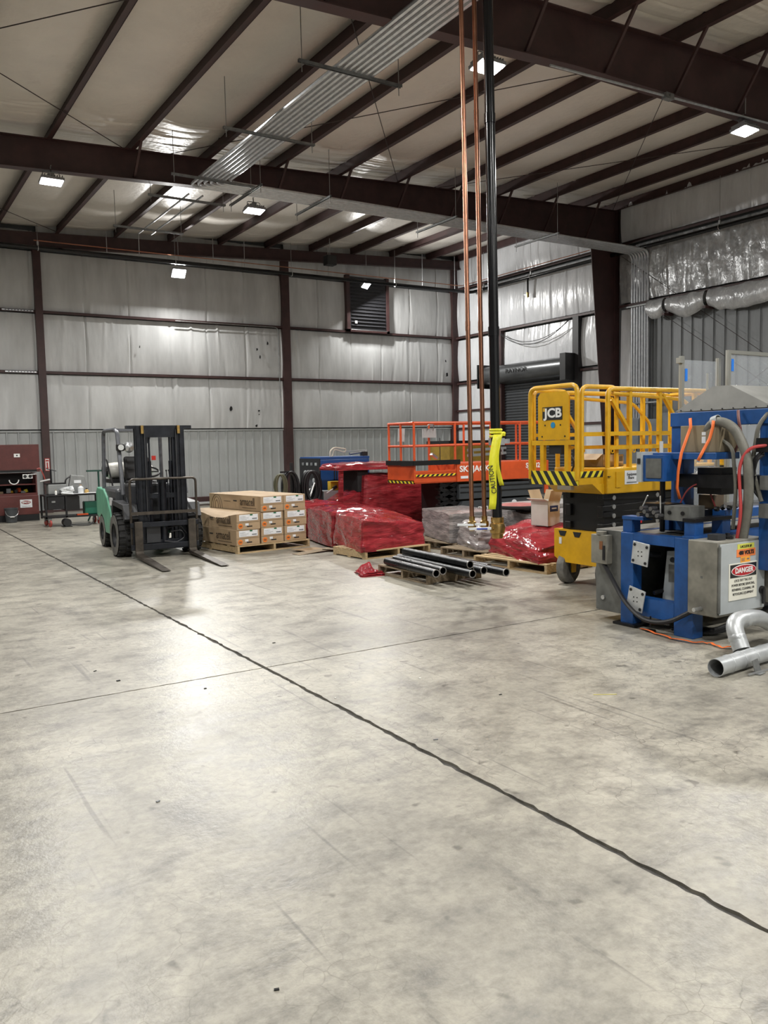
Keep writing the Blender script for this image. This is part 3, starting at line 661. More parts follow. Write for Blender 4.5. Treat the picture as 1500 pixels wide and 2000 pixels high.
# grey wrapped loads
pallet('pallet under the square grey-wrapped load', 9.05, 10.70, 98, 1.3, 1.02, OLDW)
load('square grey film-wrapped load left of the hanging copper pipes', [(7.97, 10.62), (9.05, 10.85), (9.35, 12.05), (8.40, 12.06)], [.60, .60, .60, .60], GREYF, 73, z0=.14, rough=.03, taper=.02, crown=.02)
pallet('pallet under the lumpy grey-wrapped load below the hanging valves', 8.58, 9.58, 98, .98, .82, OLDW)
load('lumpy grey film-wrapped bundle on a pallet below the hanging valves', [(7.78, 9.70), (8.5, 9.84), (8.75, 10.55), (8.06, 10.58)], [.40, .46, .52, .46], GREYF, 83, z0=.13, rough=.14, taper=.10, crown=.06)
t = load('long grey wrapped stack of flat sheets behind the red load', [(8.95, 9.75), (11.3, 9.95), (11.4, 11.5), (9.4, 11.5)], [.56, .58, .60, .60], GREYF, 93, z0=.05, rough=.05, taper=.03)
for k in range(5):
    z = .62+k*.018; x0 = 9.25+random.uniform(-.1, .1); tag(M().ob((10.1+random.uniform(-.1, .1), 10.6, z), (1.5, .9, .01), (0, 0, random.uniform(-.12, .12))).build('sheet_pack', mat('plastic_sheet', (.45, .43, .42), .25)), 'flat wrapped sheet on the long grey stack, ' + ('lowest of five', 'second of five from below', 'middle of five', 'second of five from the top', 'topmost of five')[k], 'sheet', 'sheets on the long grey stack')
t = thing('round_lid', 'red round cover with black rim lying on the grey stack', 'lid', (9.12, 10.28, .66))
M().lathe([(0, .0), (.33, .0), (.36, .02), (.36, .05), (.33, .055)], n=28).build('rim', BLACK, t, smooth=True); M().lathe([(.33, .05), (.28, .072), (.12, .085), (0, .09)], n=28).build('disc', mat('faded_red', (.42, .14, .13), .5, var=.3, vs=4), t, smooth=True)
# ---------------------------------------------------------------- cartons on the left pallet
RZ = 7
pal = pallet('new pine pallet under the brown insulation cartons', 5.16, 12.66, RZ, 1.42, 1.9, PINE, 8)
def carton(i, lx, ly, z, label, side, dent=0.):
    a = rad(RZ); wx, wy = 5.16+lx*cos(a)-ly*sin(a), 12.66+lx*sin(a)+ly*cos(a)
    t = thing('carton', label, 'carton', (wx, wy, z), RZ+random.uniform(-.3, .3), 'insulation cartons')
    w, d, h = .44, 1.80, .262
    if dent:
        g = M(); nx, ny, nz = 4, 14, 4
        def sk(p):
            x, y, zz = p; k = dent*exp(-((y-.7)/.45)**2)*(1-min(1, x/w*1.4))
            return (x+k*.35*(zz/h), y, zz-k*(zz/h)*1.0+.012*(n2(y*6, zz*9, i)-.5))
        g.grid(ny, nz, lambda u, v: sk((0, d*u, h*v))); g.grid(ny, nz, lambda u, v: sk((w, d*u, h*v)))
        g.grid(nx, nz, lambda u, v: sk((w*u, 0, h*v))); g.grid(nx, nz, lambda u, v: sk((w*u, d, h*v))); g.grid(nx, ny, lambda u, v: sk((w*u, d*v, h)))
        g.build('carton_body', KRAFT, t)
    else: M().box(0, 0, 0, w, d, h).build('carton_body', KRAFT, t, bev=.006)
    e = -.003
    M().box(.0, e, .118, w, 0, .121).build('flap_seam', KRAFTD, t)
    lb = M().box(.05, e-.001, .145, .40, 0, .245).build('label', PAPER, t)
    M().box(.25, e-.003, .225, .30, e-.001, .248).build('green_mark', GREEN, lb); M().box(.29, e-.003, .165, .38, e-.001, .183).build('barcode', INK, lb)
    for q in range(3): M().box(.065, e-.0025, .165+q*.022, .065+(.12, .16, .10)[q], e-.001, .169+q*.022).build('text_line', INK, lb)
    st_ = M().cyl((.07, e-.001, .06), (.07, 0, .06), .042, 18).build('sticker', ORANGE, t); M().box(.045, e-.003, .063, .095, e-.001, .072).box(.045, e-.003, .047, .095, e-.001, .056).build('sticker_print', KRAFTD, st_)
    M().box(.16, e-.001, .062, .22, 0, .10).build('small_label', PAPER, t); M().box(.19, e, .04, .29, 0, .058).build('hand_hole', DARK, t)
    if side:
        text('armacell', .20, KRAFTD, t, (-.004, .44, .15), FX, ext=.002, bold=.0, sx=.72)
        M().box(-.003, .16, .048, 0, .62, .055).build('slogan_line', KRAFTD, t)
        M().box(-.003, .80, .15, 0, .92, .168).build('hand_hole', DARK, t)
        if side > 1:
            lf = M()
            for k, (rr, hh) in enumerate(((.20, .24), (.13, .20), (.06, .14))):
                pts = [(-.002, 1.52+rr*cos(b), .01+hh*sin(b)) for b in [pi*j/14 for j in range(15)]]; lf.tube(pts, .0045, 4)
            lf.build('leaf_logo', KRAFTD, t)
            M().box(-.003, 1.02, .14, 0, 1.25, .146).build('slogan_line', KRAFTD, t)
    return t
H_ = .264
NAMES = [['lower left brown carton at the pallet corner', 'dented upper left brown carton with a torn label'], ['bottom brown carton in the middle column', 'middle brown carton of the middle column, label torn at its edge', 'top brown carton with leaf print on its long side'], ['bottom brown carton in the right column by the red film', 'middle brown carton in the right column', 'top brown carton in the right column']]
for ci, (lx, nrow) in enumerate(((.0, 2), (.475, 3), (.935, 3))):
    for r_ in range(nrow):
        carton(ci*3+r_, lx+random.uniform(-.008, .008), random.uniform(0, .03)+(.02 if ci else 0), .131+r_*H_, NAMES[ci][r_], (2 if (ci, r_) == (1, 2) else 1 if ci == 0 else 0), .10 if (ci, r_) == (0, 1) else 0)
for k, (x, y, w, d, a, lb) in enumerate(((6.36, 12.33, .62, .40, 24, 'flattened brown cardboard sheet lying between cartons and red load'), (6.22, 12.02, .72, .20, 8, 'dark folded cardboard strip on the floor before the red load'), (6.55, 12.05, .30, .22, 50, 'small cardboard scrap beside the red load'))):
    tag(M().ob((x, y, .012+k*.012), (w, d, .006), (rad(2), rad(3*(-1)**k), rad(a))).build('cardboard_scrap', OLDW if k else KRAFT), lb, 'cardboard')
# ---------------------------------------------------------------- pallet of black pipes
pallet('weathered pallet carrying the loose black pipes', 6.74, 8.33, 91, 1.13, .86, OLDW)
PIPEM = mat('black_steel_pipe', (.016, .017, .019), .3, .6, var=.4, vs=9, rv=.1)
PIPEE = mat('cut_pipe_end', (.35, .34, .33), .4, .7)
pp = [(5.81, 8.04, 5.92, 9.32, 0), (6.00, 8.16, 6.13, 9.43, 0), (6.13, 7.74, 6.26, 9.54, 0), (6.27, 7.95, 6.39, 9.59, 0), (6.40, 7.86, 6.52, 9.58, 0), (6.62, 8.03, 6.70, 9.57, 0), (6.51, 7.57, 6.61, 9.40, 0), (6.22, 7.90, 6.33, 9.5, 1)]
ordn = ('leftmost', 'second from the left', 'third from the left', 'fourth from the left', 'fifth from the left', 'rightmost', 'farthest protruding', 'topmost')
for k, (xa, ya, xb, yb, up) in enumerate(pp):
    z = .131+.052+(.085 if up else 0); dx, dy = xb-xa, yb-ya; L_ = sqrt(dx*dx+dy*dy)
    t = thing('steel_pipe', '%s black steel pipe of those lying on the weathered pallet' % ordn[k], 'pipe', (xa, ya, z), math.degrees(atan2(dy, dx))-90, 'black pipes on the pallet')
    M().pipe((0, 0, 0), (0, L_, 0), .050, .040, 16).build('tube', PIPEM, t, smooth=True); M().pipe((0, -.002, 0), (0, .006, 0), .0505, .0395, 16).build('cut_end', PIPEE, t)
t = load('crumpled scrap of red film on the floor by the weathered pallet', [(5.55, 9.35), (5.86, 9.30), (5.88, 9.70), (5.68, 9.75)], [.03, .06, .05, .03], RED, 103, z0=.0, rough=.35, crown=.02, cat='film scrap', name='film_scrap', res=.03)
# ---------------------------------------------------------------- ducts, strap and litter in the right foreground
def spiral(a, b, r, n=24):
    a, b = Vector(a), Vector(b); d = b-a; L_ = d.length; return M().pipe(a, b, r, r-.004, n), d.normalized()
t = thing('spiral_duct', 'straight galvanised spiral duct lying on the floor, right foreground', 'duct', (5.22, 3.75, .068), 0)
DUCT = mat('dull_duct_zinc', (.52, .54, .55), .38, .45, var=.25, vs=7)
m, d = spiral((0, 0, 0), (1.5, .10, 0), .067); m.build('tube', DUCT, t, smooth=True)
for k in range(9): M().tube(arc((.16+k*.16, .011+k*.0107, 0), .068, 0, 2*pi, 24, 'yz')[:-1], .0035, 5, True).build('seam', DUCT, t)
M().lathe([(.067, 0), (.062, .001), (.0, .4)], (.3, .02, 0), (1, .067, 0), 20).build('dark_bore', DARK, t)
t = thing('duct_elbow', 'bent galvanised duct elbow lying behind the spiral duct', 'duct', (5.66, 3.98, .0))
M().tube(fillet([(.06, -.10, .10), (.10, .02, .30), (.42, .02, .30), (.9, .16, .13)], .17, 8), .066, 20, cap=False).build('elbow', DUCT, t, smooth=True)
for p in ((.075, -.05, .18), (.26, .02, .295)): M().sph(p, .0705, 14).build('crimp', DUCT, t, smooth=True)
tag(M().tube([(5.42, 3.62, .012), (6.3, 3.62, .014)], .008, 8).build('thin_rod', SILVER), 'thin bright rod lying before the spiral duct', 'rod')
t = thing('duct_bracket', 'small dark metal angle bracket propped before the spiral duct', 'bracket', (5.55, 3.64, 0)); M().ob((0, 0, .05), (.10, .006, .10), (rad(-18), 0, .2)).build('plate', DGALV, t); M().ob((0, -.02, .004), (.10, .06, .005), (0, 0, .2)).build('foot', DGALV, t)
STRAP = mat('orange_strap', (.85, .17, .03), .6)
def strap(pts, w, m, name, label=None, parent=None, cat='strap', up=(0, 0, 1)):
    P = [Vector(p) for p in pts]; v = []; f = []
    for i, p in enumerate(P):
        d = (P[min(i+1, len(P)-1)]-P[max(i-1, 0)]).normalized(); s = d.cross(Vector(up)).normalized()*(w/2); v += [p-s, p+s]
    for i in range(len(P)-1): f.append((2*i, 2*i+1, 2*i+3, 2*i+2))
    o = M().add(v, f).build(name, m, parent, smooth=True, fix=False); q = o.modifiers.new('s', 'SOLIDIFY'); q.thickness = .004
    return tag(o, label, cat) if label else o
sp = [(6.02, 5.12), (5.97, 4.98), (5.93, 4.8), (5.90, 4.62), (5.95, 4.45), (6.03, 4.40), (6.0, 4.32), (5.96, 4.24), (6.05, 4.17), (6.2, 4.2)]
strap([(x, y, .008+.012*abs(sin(i*1.3))) for i, (x, y) in enumerate(fillet([(a, b, 0) for a, b in sp], .12, 3)) for x, y in ((x, y),)] if False else [(p.x, p.y, .01+.012*abs(sin(i*.7))) for i, p in enumerate(fillet([(a, b, 0) for a, b in sp], .12, 3))], .026, STRAP, 'floor_strap', 'orange ratchet strap trailing on the floor under the blue machine')
LIT = mat('pale_scrap', (.75, .75, .72), .6)
for k, (x, y, lx, ly, m, lb) in enumerate(((4.25, 3.92, .16, .004, mat('pale_yellow', (.7, .62, .2), .6), 'thin yellow straw lying on the open floor'), (3.45, 5.0, .03, .02, LIT, 'white paper scrap on the floor right of the crossing joints'), (2.79, 3.89, .05, .012, INK, 'small grey chip on the floor near the long joint'), (3.67, 4.34, .04, .01, DARK, 'dark chip on the open floor below the black pipes'), (3.04, 6.69, .05, .02, DARK, 'dark flat chip on the floor right of the far long joint'), (2.7, 4.95, .02, .015, LIT, 'tiny white speck on the floor beside the long joint'),
        (1.57, 6.30, .05, .03, DARK, 'dark chip on the floor left of the long joint, nearest the cross joint'), (1.49, 6.69, .05, .012, DARK, 'thin dark sliver on the floor left of the long joint'), (2.04, 5.71, .03, .02, DARK, 'dark crumb on the cross joint left of the crossing'), (1.04, 2.35, .03, .012, DARK, 'dark crumb on the floor at the bottom of the photo'), (1.16, 3.99, .035, .015, INK, 'grey crumb on the open floor at left'))):
    tag(M().ob((x, y, .003), (lx*(.55 if lx < .1 else 1), ly*.7, .004), (0, 0, random.uniform(-.6, .6))).build('floor_chip', m), lb, 'chip')
# ================================================================ forklift (faces the camera, -Y)
NAVY = mat('dark_mast_steel', (.02, .023, .031), .36, .4, var=.5, vs=7, rv=.1)
GUARD = mat('guard_grey', (.17, .18, .20), .45, .2, var=.4, vs=5)
FGREEN = mat('forklift_green', (.16, .46, .31), .4, var=.3, vs=4)
FDARK = mat('forklift_dark_grey', (.035, .037, .042), .45, var=.3, vs=5)
TIRE = mat('tire_rubber', (.028, .028, .028), .8, var=.4, vs=12)
TIREG = mat('dusty_tire_side', (.20, .195, .18), .85, var=.5, vs=9)
FORKM = mat('worn_fork_steel', (.10, .085, .07), .45, .6, var=.5, vs=7)
fk = thing('forklift', 'green and grey forklift with black mast, forks lowered, by the cartons', 'forklift', (4.16, 13.72, 0), -3)
def tire(x, y, r, w, par, side):
    t = M().lathe([(r*.55, -w/2), (r*.80, -w/2), (r*.95, -w/2+.015), (r, -w/2+.04), (r, w/2-.04), (r*.95, w/2-.015), (r*.80, w/2), (r*.55, w/2)], (x, y, r), (1, 0, 0), 36).build('tire', TIRE, par, smooth=True)
    M().lathe([(r*.56, 0), (r*.94, 0), (r*.94, .006), (r*.56, .006)], (x+side*(w/2+.006)-.003, y, r), (1, 0, 0), 36).build('tire_sidewall', TIREG, t)
    M().lathe([(0, -.04), (r*.2, -.04), (r*.2, -.09), (r*.5, -.10), (r*.56, -.02), (r*.60, 0)], (x+side*w/2, y, r), (side, 0, 0), 24).build('rim', FDARK, t, smooth=True)
    lug = M()
    for k in range(22):
        a = 2*pi*k/22
        for s in (-1, 1):
            lug.ob((x+s*w*.27, y+(r+.006)*cos(a+s*.07), r+(r+.006)*sin(a+s*.07)), (w*.42, .05, .022), (a+s*.07-pi/2, 0, 0))
    lug.build('tread', TIRE, t); return t
for s in (-1, 1):
    tire(s*.57, 0, .35, .23, fk, s); tire(s*.48, 1.62, .285, .18, fk, s)
    M().prism([(-.42, .60), (-.36, .78), (.36, .82), (.46, .62), (.50, .74), (.40, .90), (-.40, .86), (-.52, .64)], s*.40, s*.62, 'x').build('fender', FDARK, fk)
M().prism([(.42, .28), (1.28, .28), (1.40, .50), (1.62, .60), (1.86, .52), (2.02, .55), (2.05, .98), (1.92, 1.07), (1.35, 1.05), (1.1, .92), (.80, .62), (.45, .46)], -.58, .58, 'x').build('counterweight', FGREEN, fk, bev=.02)
M().box(-.50, .28, .35, .50, .75, .72).build('floor_plate', FDARK, fk, bev=.02)
M().box(-.55, .42, .62, .55, 1.50, 1.09).build('engine_hood', mat('hood_grey', (.075, .08, .088), .35, var=.3, vs=4), fk, bev=.06)
M().box(-.46, -.10, .55, .46, .25, 1.18).build('cowl', FDARK, fk, bev=.04)
M().box(-.602, .52, .80, -.585, .72, .93).build('data_plate', PAPER, fk)
seat = M().box(-.24, .75, 1.10, .24, 1.20, 1.20).build('seat', BLACK, fk, bev=.05); M().ob((0, 1.24, 1.40), (.44, .12, .46), (rad(-12), 0, 0)).build('backrest', BLACK, seat, bev=.05)
wh = M().tube([(p[0], p[1], p[2]) for p in [(.17*cos(a), .34+.16*sin(a)*.8, 1.36+.13*sin(a)*.6) for a in [2*pi*k/20 for k in range(20)]]], .016, 8, True).build('steering_wheel', BLACK, fk, smooth=True); M().tube([(0, .15, 1.1), (0, .34, 1.36)], .025, 8).tube([(-.16, .34, 1.36), (.16, .34, 1.36)], .012, 6).build('steering_column', BLACK, wh)
for k in range(4): M().tube([(.27+k*.045, .2, 1.15), (.27+k*.045, .26, 1.36)], .007, 6).sph((.27+k*.045, .26, 1.375), .017, 8).build('lever', BLACK, fk)
lpg = M().lathe([(0, -.42), (.08, -.42), (.14, -.36), (.155, -.25), (.155, .25), (.14, .36), (.08, .42), (0, .42)], (-.02, 1.78, 1.36), (1, 0, 0), 20).build('gas_cylinder', mat('cylinder_white', (.68, .67, .62), .4, var=.25, vs=5), fk, smooth=True)
M().tube(fillet([(-.44, 1.78, 1.36), (-.52, 1.70, 1.55), (-.46, 1.55, 1.60), (-.40, 1.40, 1.1)], .1), .014, 6).build('gas_hose', CABLE, lpg); M().lathe([(.11, -.47), (.11, -.38)], (-.02, 1.78, 1.36), (1, 0, 0), 16).build('collar', BLACK, lpg)
M().box(-.40, 1.55, 1.14, .36, 2.0, 1.21).build('cylinder_cradle', BLACK, fk)
# overhead guard: each post its own part
for s in (-1, 1):
    M().tube(fillet([(s*.52, -.02, 1.0), (s*.50, .35, 2.06), (s*.50, .70, 2.08)], .12), .035, 8).build('guard_front_post', GUARD, fk, smooth=True)
    M().tube(fillet([(s*.52, 1.55, 1.05), (s*.50, 1.50, 2.07), (s*.50, 1.2, 2.08)], .10), .035, 8).build('guard_rear_post', GUARD, fk, smooth=True)
    M().tube([(s*.50, .5, 2.08), (s*.50, 1.4, 2.08)], .035, 8).build('guard_side_rail', GUARD, fk)
for k in range(7): M().bar((-.5, .42+k*.165, 2.08), (.5, .42+k*.165, 2.08), .045, .03).build('guard_bar', GUARD, fk)
hl = M().box(-.56, .10, 1.72, -.44, .22, 1.84).build('headlight', BLACK, fk, bev=.02); M().cyl((-.50, .10, 1.78), (-.50, .085, 1.78), .048, 14).build('headlight_lens', mat('lamp_glass', (.7, .72, .7), .15), hl); M().lathe([(0, 0), (.07, .02), (.09, .08), (.08, .11)], (-.36, .08, 1.78), (0, 1, 0), 14).build('round_lamp', SILVER, fk, smooth=True)
M().ob((0, .5, 1.94), (.14, .08, .16), (0, .3, 0)).build('mirror', BLACK, fk); M().box(-.12, .46, 1.92, -.07, .52, 2.02).build('strobe_lens', ORANGE, fk); M().ob((.36, 1.45, 1.58), (.07, .03, .08)).build('tail_lamp', mat('lamp_red', (.6, .03, .02), .3), fk)
# mast
for s in (-1, 1):
    for k, (xo, w, zt) in enumerate(((.355, .075, 2.12), (.285, .06, 2.10), (.225, .05, 2.06))):
        c = M(); x = s*xo
        c.box(x-w/2, -.47+k*.02, .12, x+w/2, -.455+k*.02, zt).box(x-w/2, -.36, .12, x+w/2, -.345, zt).box(x+s*(w/2-.014)-.006, -.47+k*.02, .12, x+s*(w/2-.014)+.006, -.345, zt)
        c.build('mast_channel', NAVY, fk)
    M().cyl((s*.165, -.40, .15), (s*.165, -.40, 1.55), .026, 10).cyl((s*.165, -.40, 1.5), (s*.165, -.40, 2.0), .016, 10).build('lift_cylinder', NAVY, fk)
    M().box(s*.29-.02, -.53, 1.99, s*.29+.02, -.47, 2.12).build('chain_sheave', BRASS, fk)
    M().tube([(s*.25, -.485, .65), (s*.25, -.485, 2.05)], .012, 5).build('lift_chain', FDARK, fk)
    M().tube([(s*.46, -.30, .55), (s*.44, .05, .95)], .035, 10).build('tilt_cylinder', NAVY, fk)
M().box(-.52, -.46, 2.07, .52, -.34, 2.12).build('mast_top_beam', NAVY, fk); M().box(-.25, -.46, 1.93, .25, -.40, 2.07).build('mast_cross_member', NAVY, fk); M().box(-.39, -.44, .95, .39, -.38, 1.03).build('mast_cross_member', NAVY, fk); M().box(-.39, -.46, .12, .39, -.34, .28).build('mast_foot', NAVY, fk)
M().cyl((.02, -.42, .2), (.02, -.42, 1.22), .06, 14).cyl((.02, -.42, 1.2), (.02, -.42, 1.28), .085, 14).build('free_lift_cylinder', NAVY, fk, smooth=True)
M().tube(fillet([(.1, -.5, .4), (.28, -.52, .42), (.34, -.52, .3), (.2, -.52, .22), (.0, -.5, .25)], .06), .012, 6).tube(fillet([(.05, -.5, .46), (.25, -.53, .5), (.36, -.53, .36)], .06), .010, 6).build('hydraulic_hose', CABLE, fk)
M().box(-.28, -.50, .24, -.06, -.40, .50).build('valve_plate', FDARK, fk)
# carriage, load backrest, forks
cr = M().box(-.55, -.58, .50, .55, -.53, .58).box(-.55, -.58, .14, .55, -.53, .23).box(-.55, -.56, .14, -.47, -.53, .58).box(.47, -.56, .14, .55, -.53, .58).build('carriage', NAVY, fk, bev=.006)
br = M().tube(fillet([(-.53, -.55, .14), (-.53, -.55, 1.27), (.53, -.55, 1.27), (.53, -.55, .14)], .07), .02, 8).build('load_backrest', FORKM, fk, smooth=True)
M().box(-.53, -.57, .70, .53, -.54, .75).build('backrest_rail', FORKM, br)
for k in range(6): M().cyl((-.375+k*.15, -.55, .72), (-.375+k*.15, -.55, 1.26), .008, 6).build('backrest_bar', NAVY, br)
for s in (-1, 1):
    M().prism([(-.58, .60), (-.58, .035), (-2.22, .012), (-2.22, .022), (-.66, .085), (-.625, .12), (-.62, .60)], s*.43-.062, s*.43+.062, 'x').build('fork', FORKM, fk, bev=.006)
# ================================================================ yellow scissor lift
JY = mat('lift_yellow', (.70, .385, .012), .36, var=.18, vs=5)
HAZB = mat('hazard_black', (.012, .012, .012), .5); HAZY = mat('hazard_yellow', (.75, .62, .03), .45)
LBLK = mat('lift_black', (.007, .007, .008), .42, .1, var=.3, vs=6)
def hazard(par, axis, a0, a1, z0, z1, at, pitch=.11, lean=.6, name='hazard_stripe', out=-1):
    """base plate yellow + slanted black stripes, each a part; axis = the direction it runs along"""
    h = z1-z0; k = a0
    pl = M()
    if axis == 'y': pl.box(at, a0, z0, at+.01, a1, z1)
    else: pl.box(a0, at, z0, a1, at+.01, z1)
    b = pl.build('hazard_plate', HAZY, par)
    while k < a1:
        P = [(max(a0, min(a1, k+d)), z) for d, z in ((0, z0), (pitch*.5, z0), (pitch*.5+lean*h, z1), (lean*h, z1))]
        if P[1][0]-P[0][0] > .005: M().prism(P, at-.003, at, 'x' if axis == 'y' else 'y').build(name, HAZB, b)
        k += pitch
    return b
J = thing('scissor_lift', 'yellow scissor lift with black hazard stripes beside the blue machine', 'scissor lift', (6.82, 6.62, 0))
def rails(par, pts, r, m, name='guard_rail', f=.09): return M().tube(fillet(pts, f, 5), r, 8).build(name, m, par, smooth=True)
# chassis
ch = M().box(.40, .0, .28, 2.45, .82, .68).build('chassis', JY, J, bev=.02)
M().prism([(-.01, .68), (.83, .68), (.83, .34), (.72, .28), (.10, .28), (-.01, .34)], .36, .41, 'x').build('front_bumper', JY, ch)
for y in (.62, .38): M().prism([(y, .66), (y+.13, .66), (y+.10, .60), (y+.03, .60)], .352, .36, 'x').build('bumper_slot', DARK, ch)
M().box(.352, .70, .50, .36, .74, .58).build('decal', PAPER, ch)
for (x, y, a) in ((.51, .74, .25), (.51, .10, .2), (2.2, .74, 0), (2.2, .10, 0)):
    w = M().lathe([(0, -.06), (.10, -.06), (.185, -.06), (.205, -.045), (.205, .045), (.185, .06), (.10, .06), (0, .06)], (x, y, .205), (-sin(a), cos(a), 0), 28).build('wheel', TIREG, J, smooth=True)
    M().lathe([(0, 0), (.09, 0), (.10, .012), (0, .014)], (x+sin(a)*.06, y-cos(a)*.061, .205), (sin(a), -cos(a), 0), 20).build('hub', FDARK, w)
    M().prism([(x-.05, .41), (x+.05, .41), (x+.035, .14), (x-.035, .14)], y-.085*cos(a)-.012, y-.085*cos(a)+.012, 'y').build('wheel_fork', JY, w); M().ob((x, y, .425), (.20, .24, .03)).build('fork_crown', JY, w)
# scissor stack
for k in range(4):
    z = .72+k*.105
    for y in (.10, .62):
        M().ob((1.35, y, z+.045), (1.95, .09, .085), (0, rad(1.5 if k % 2 else -1.5), 0)).build('scissor_arm', LBLK, J, bev=.01)
    for x in (.55, 1.3, 2.1): M().cyl((x, .045, z+.045), (x, .06, z+.045), .028, 12).build('pivot_pin', SILVER, J)
M().box(.42, .08, .68, 2.3, .74, 1.12).build('scissor_core', LBLK, J); M().box(.95, .03, .76, 1.01, .06, .82).build('stop_button', mat('button_red', (.6, .02, .02), .4), J)
# platform
pf = M().box(.39, .0, 1.13, 2.55, .86, 1.43).build('platform', JY, J, bev=.015)
dk = M().box(.0, .06, 1.25, .42, .84, 1.33).build('extension_deck', JY, J); M().prism([(.36, 1.13), (.20, 1.25), (.42, 1.25), (.42, 1.13)], .05, .82, 'y').build('deck_support', JY, dk)
M().box(.21, .40, 1.17, .26, .62, 1.22).build('maker_plate', PAPER, dk)
hazard(J, 'y', .07, .87, 1.24, 1.40, -.012, .125, .75); hazard(J, 'x', .02, .38, 1.33, 1.40, .055, .10, .7)
text('Equipment', .045, HAZB, sgn := M().box(.67, -.004, 1.23, .90, 0, 1.39).build('rental_sign', PAPER, pf), (.80, -.006, 1.345), FY); text('Share', .045, HAZB, sgn, (.775, -.006, 1.305), FY); M().box(.70, -.006, 1.245, .87, -.004, 1.258).build('print_line', INK, sgn)
dc = M().box(1.72, -.004, 1.15, 2.50, 0, 1.40).build('logo_plate', HAZB, pf); text('JCB', .22, WHITE, dc, (2.08, -.006, 1.275), FY, ext=.001, bold=.010, sx=1.35)
M().box(.52, -.01, 1.20, .60, 0, 1.38).build('step_plate', JY, pf)
M().tube([(.41, -.006, 1.33), (.41, -.006, 1.335)], .02, 8).build('bolt', HAZB, pf)
# rails, end frame
rails(J, [(.0, .85, 1.3), (.0, .85, 2.37), (.0, .09, 2.37), (.0, .09, 1.3)], .028, JY, 'end_frame')
M().box(-.012, .12, 1.70, .03, .82, 1.755).build('end_rail', JY, J)
pn = M().prism([(.20, 1.76), (.70, 1.76), (.70, 2.26), (.66, 2.31), (.24, 2.31), (.20, 2.26)], -.02, .0, 'x').build('end_panel', JY, J)
lg = M().box(-.026, .30, 1.99, -.02, .62, 2.14).build('logo_plate', HAZB, pn); text('JCB', .145, WHITE, lg, (-.028, .445, 2.065), FX, ext=.001, bold=.005, sx=1.25)
M().box(-.028, .575, 2.09, -.026, .61, 2.13).build('logo_mark', JY, lg)
M().cyl((-.026, .45, 1.93), (-.02, .45, 1.93), .035, 16).build('blue_sticker', mat('sticker_blue', (.02, .25, .5), .4), pn)
for y, z in ((.33, 1.93), (.58, 1.93), (.26, 1.80), (.63, 1.80)): M().cyl((-.025, y, z), (-.02, y, z), .01, 8).build('bolt', HAZB, pn)
for y in (.25, .65): M().box(-.01, y-.03, 1.33, .035, y+.03, 1.72).build('end_post', JY, J)
M().box(.02, .36, 1.60, .12, .56, 1.72).build('control_box', BLACK, J); M().tube(fillet([(.08, .3, 1.6), (.1, .22, 1.5), (.1, .3, 1.35)], .05), .012, 6).build('control_cable', CABLE, J)
for y in (.08, .86):
    rails(J, [(.06, y, 1.33), (.06, y, 2.35), (.62, y, 2.35), (.62, y, 1.36)], .026, JY)
    M().box(.08, y-.018, 1.80, .62, y+.018, 1.84).build('mid_rail', JY, J)
for y in (.03, .83):
    rails(J, [(.42, y, 1.40), (.42, y, 2.33), (2.5, y, 2.33), (2.5, y, 1.40)], .028, JY)
    rails(J, [(.50, y, 2.28), (1.75, y, 2.22), (2.1, y, 1.95), (2.1, y, 1.45)], .022, JY, 'inner_rail')
    for z in (1.82, 1.66): M().box(.42, y-.02, z-.022, 2.5, y+.02, z+.022).build('mid_rail', JY, J)
    for x in (.78, 1.30, 1.95): M().box(x-.024, y-.022, 1.40, x+.024, y+.022, 2.30).build('rail_post', JY, J)
    M().bar((1.35, y, 2.28), (1.72, y, 1.84), .045, .03).build('rail_brace', JY, J); M().bar((.48, y, 2.2), (.78, y, 1.84), .045, .03).build('rail_brace', JY, J)
    for x in (.47, .83, 1.9): M().tube(arc((x, y-.028, 1.62), .022, 0, 2*pi, 10)[:-1], .007, 5, True).build('lanyard_ring', JY, J)
for y in (.2, .43, .66): M().box(2.47, y-.02, 1.40, 2.51, y+.02, 2.32).build('gate_bar', JY, J)
M().tube([(2.5, .03, 2.33), (2.5, .83, 2.33)], .028, 8).build('gate_rail', JY, J); M().box(1.28, .0, 1.58, 1.34, .03, 1.72).build('paper_tag', PAPER, J)
t = thing('parts_box', 'low brown cardboard box on the yellow lift platform', 'box', (7.38, 6.85, 1.432), 8); M().box(0, 0, 0, .42, .32, .006).box(0, 0, 0, .42, .006, .14).box(0, .314, 0, .42, .32, .14).box(0, 0, 0, .006, .32, .14).box(.414, 0, 0, .42, .32, .14).build('body', KRAFT, t); M().ob((-.06, .16, .12), (.14, .31, .005), (0, -.5, 0)).build('flap', KRAFT, t); M().box(.33, -.004, .06, .40, 0, .12).build('print', KRAFTD, t)
t = thing('spray_bottle', 'small black spray bottle standing in the yellow lift', 'bottle', (7.36, 7.24, 1.432)); M().lathe([(0, 0), (.05, 0), (.05, .10), (.02, .15), (.02, .18), (0, .18)], n=14).build('bottle_body', BLACK, t, smooth=True); M().ob((-.01, 0, .20), (.08, .03, .04)).build('trigger_head', BLACK, t)
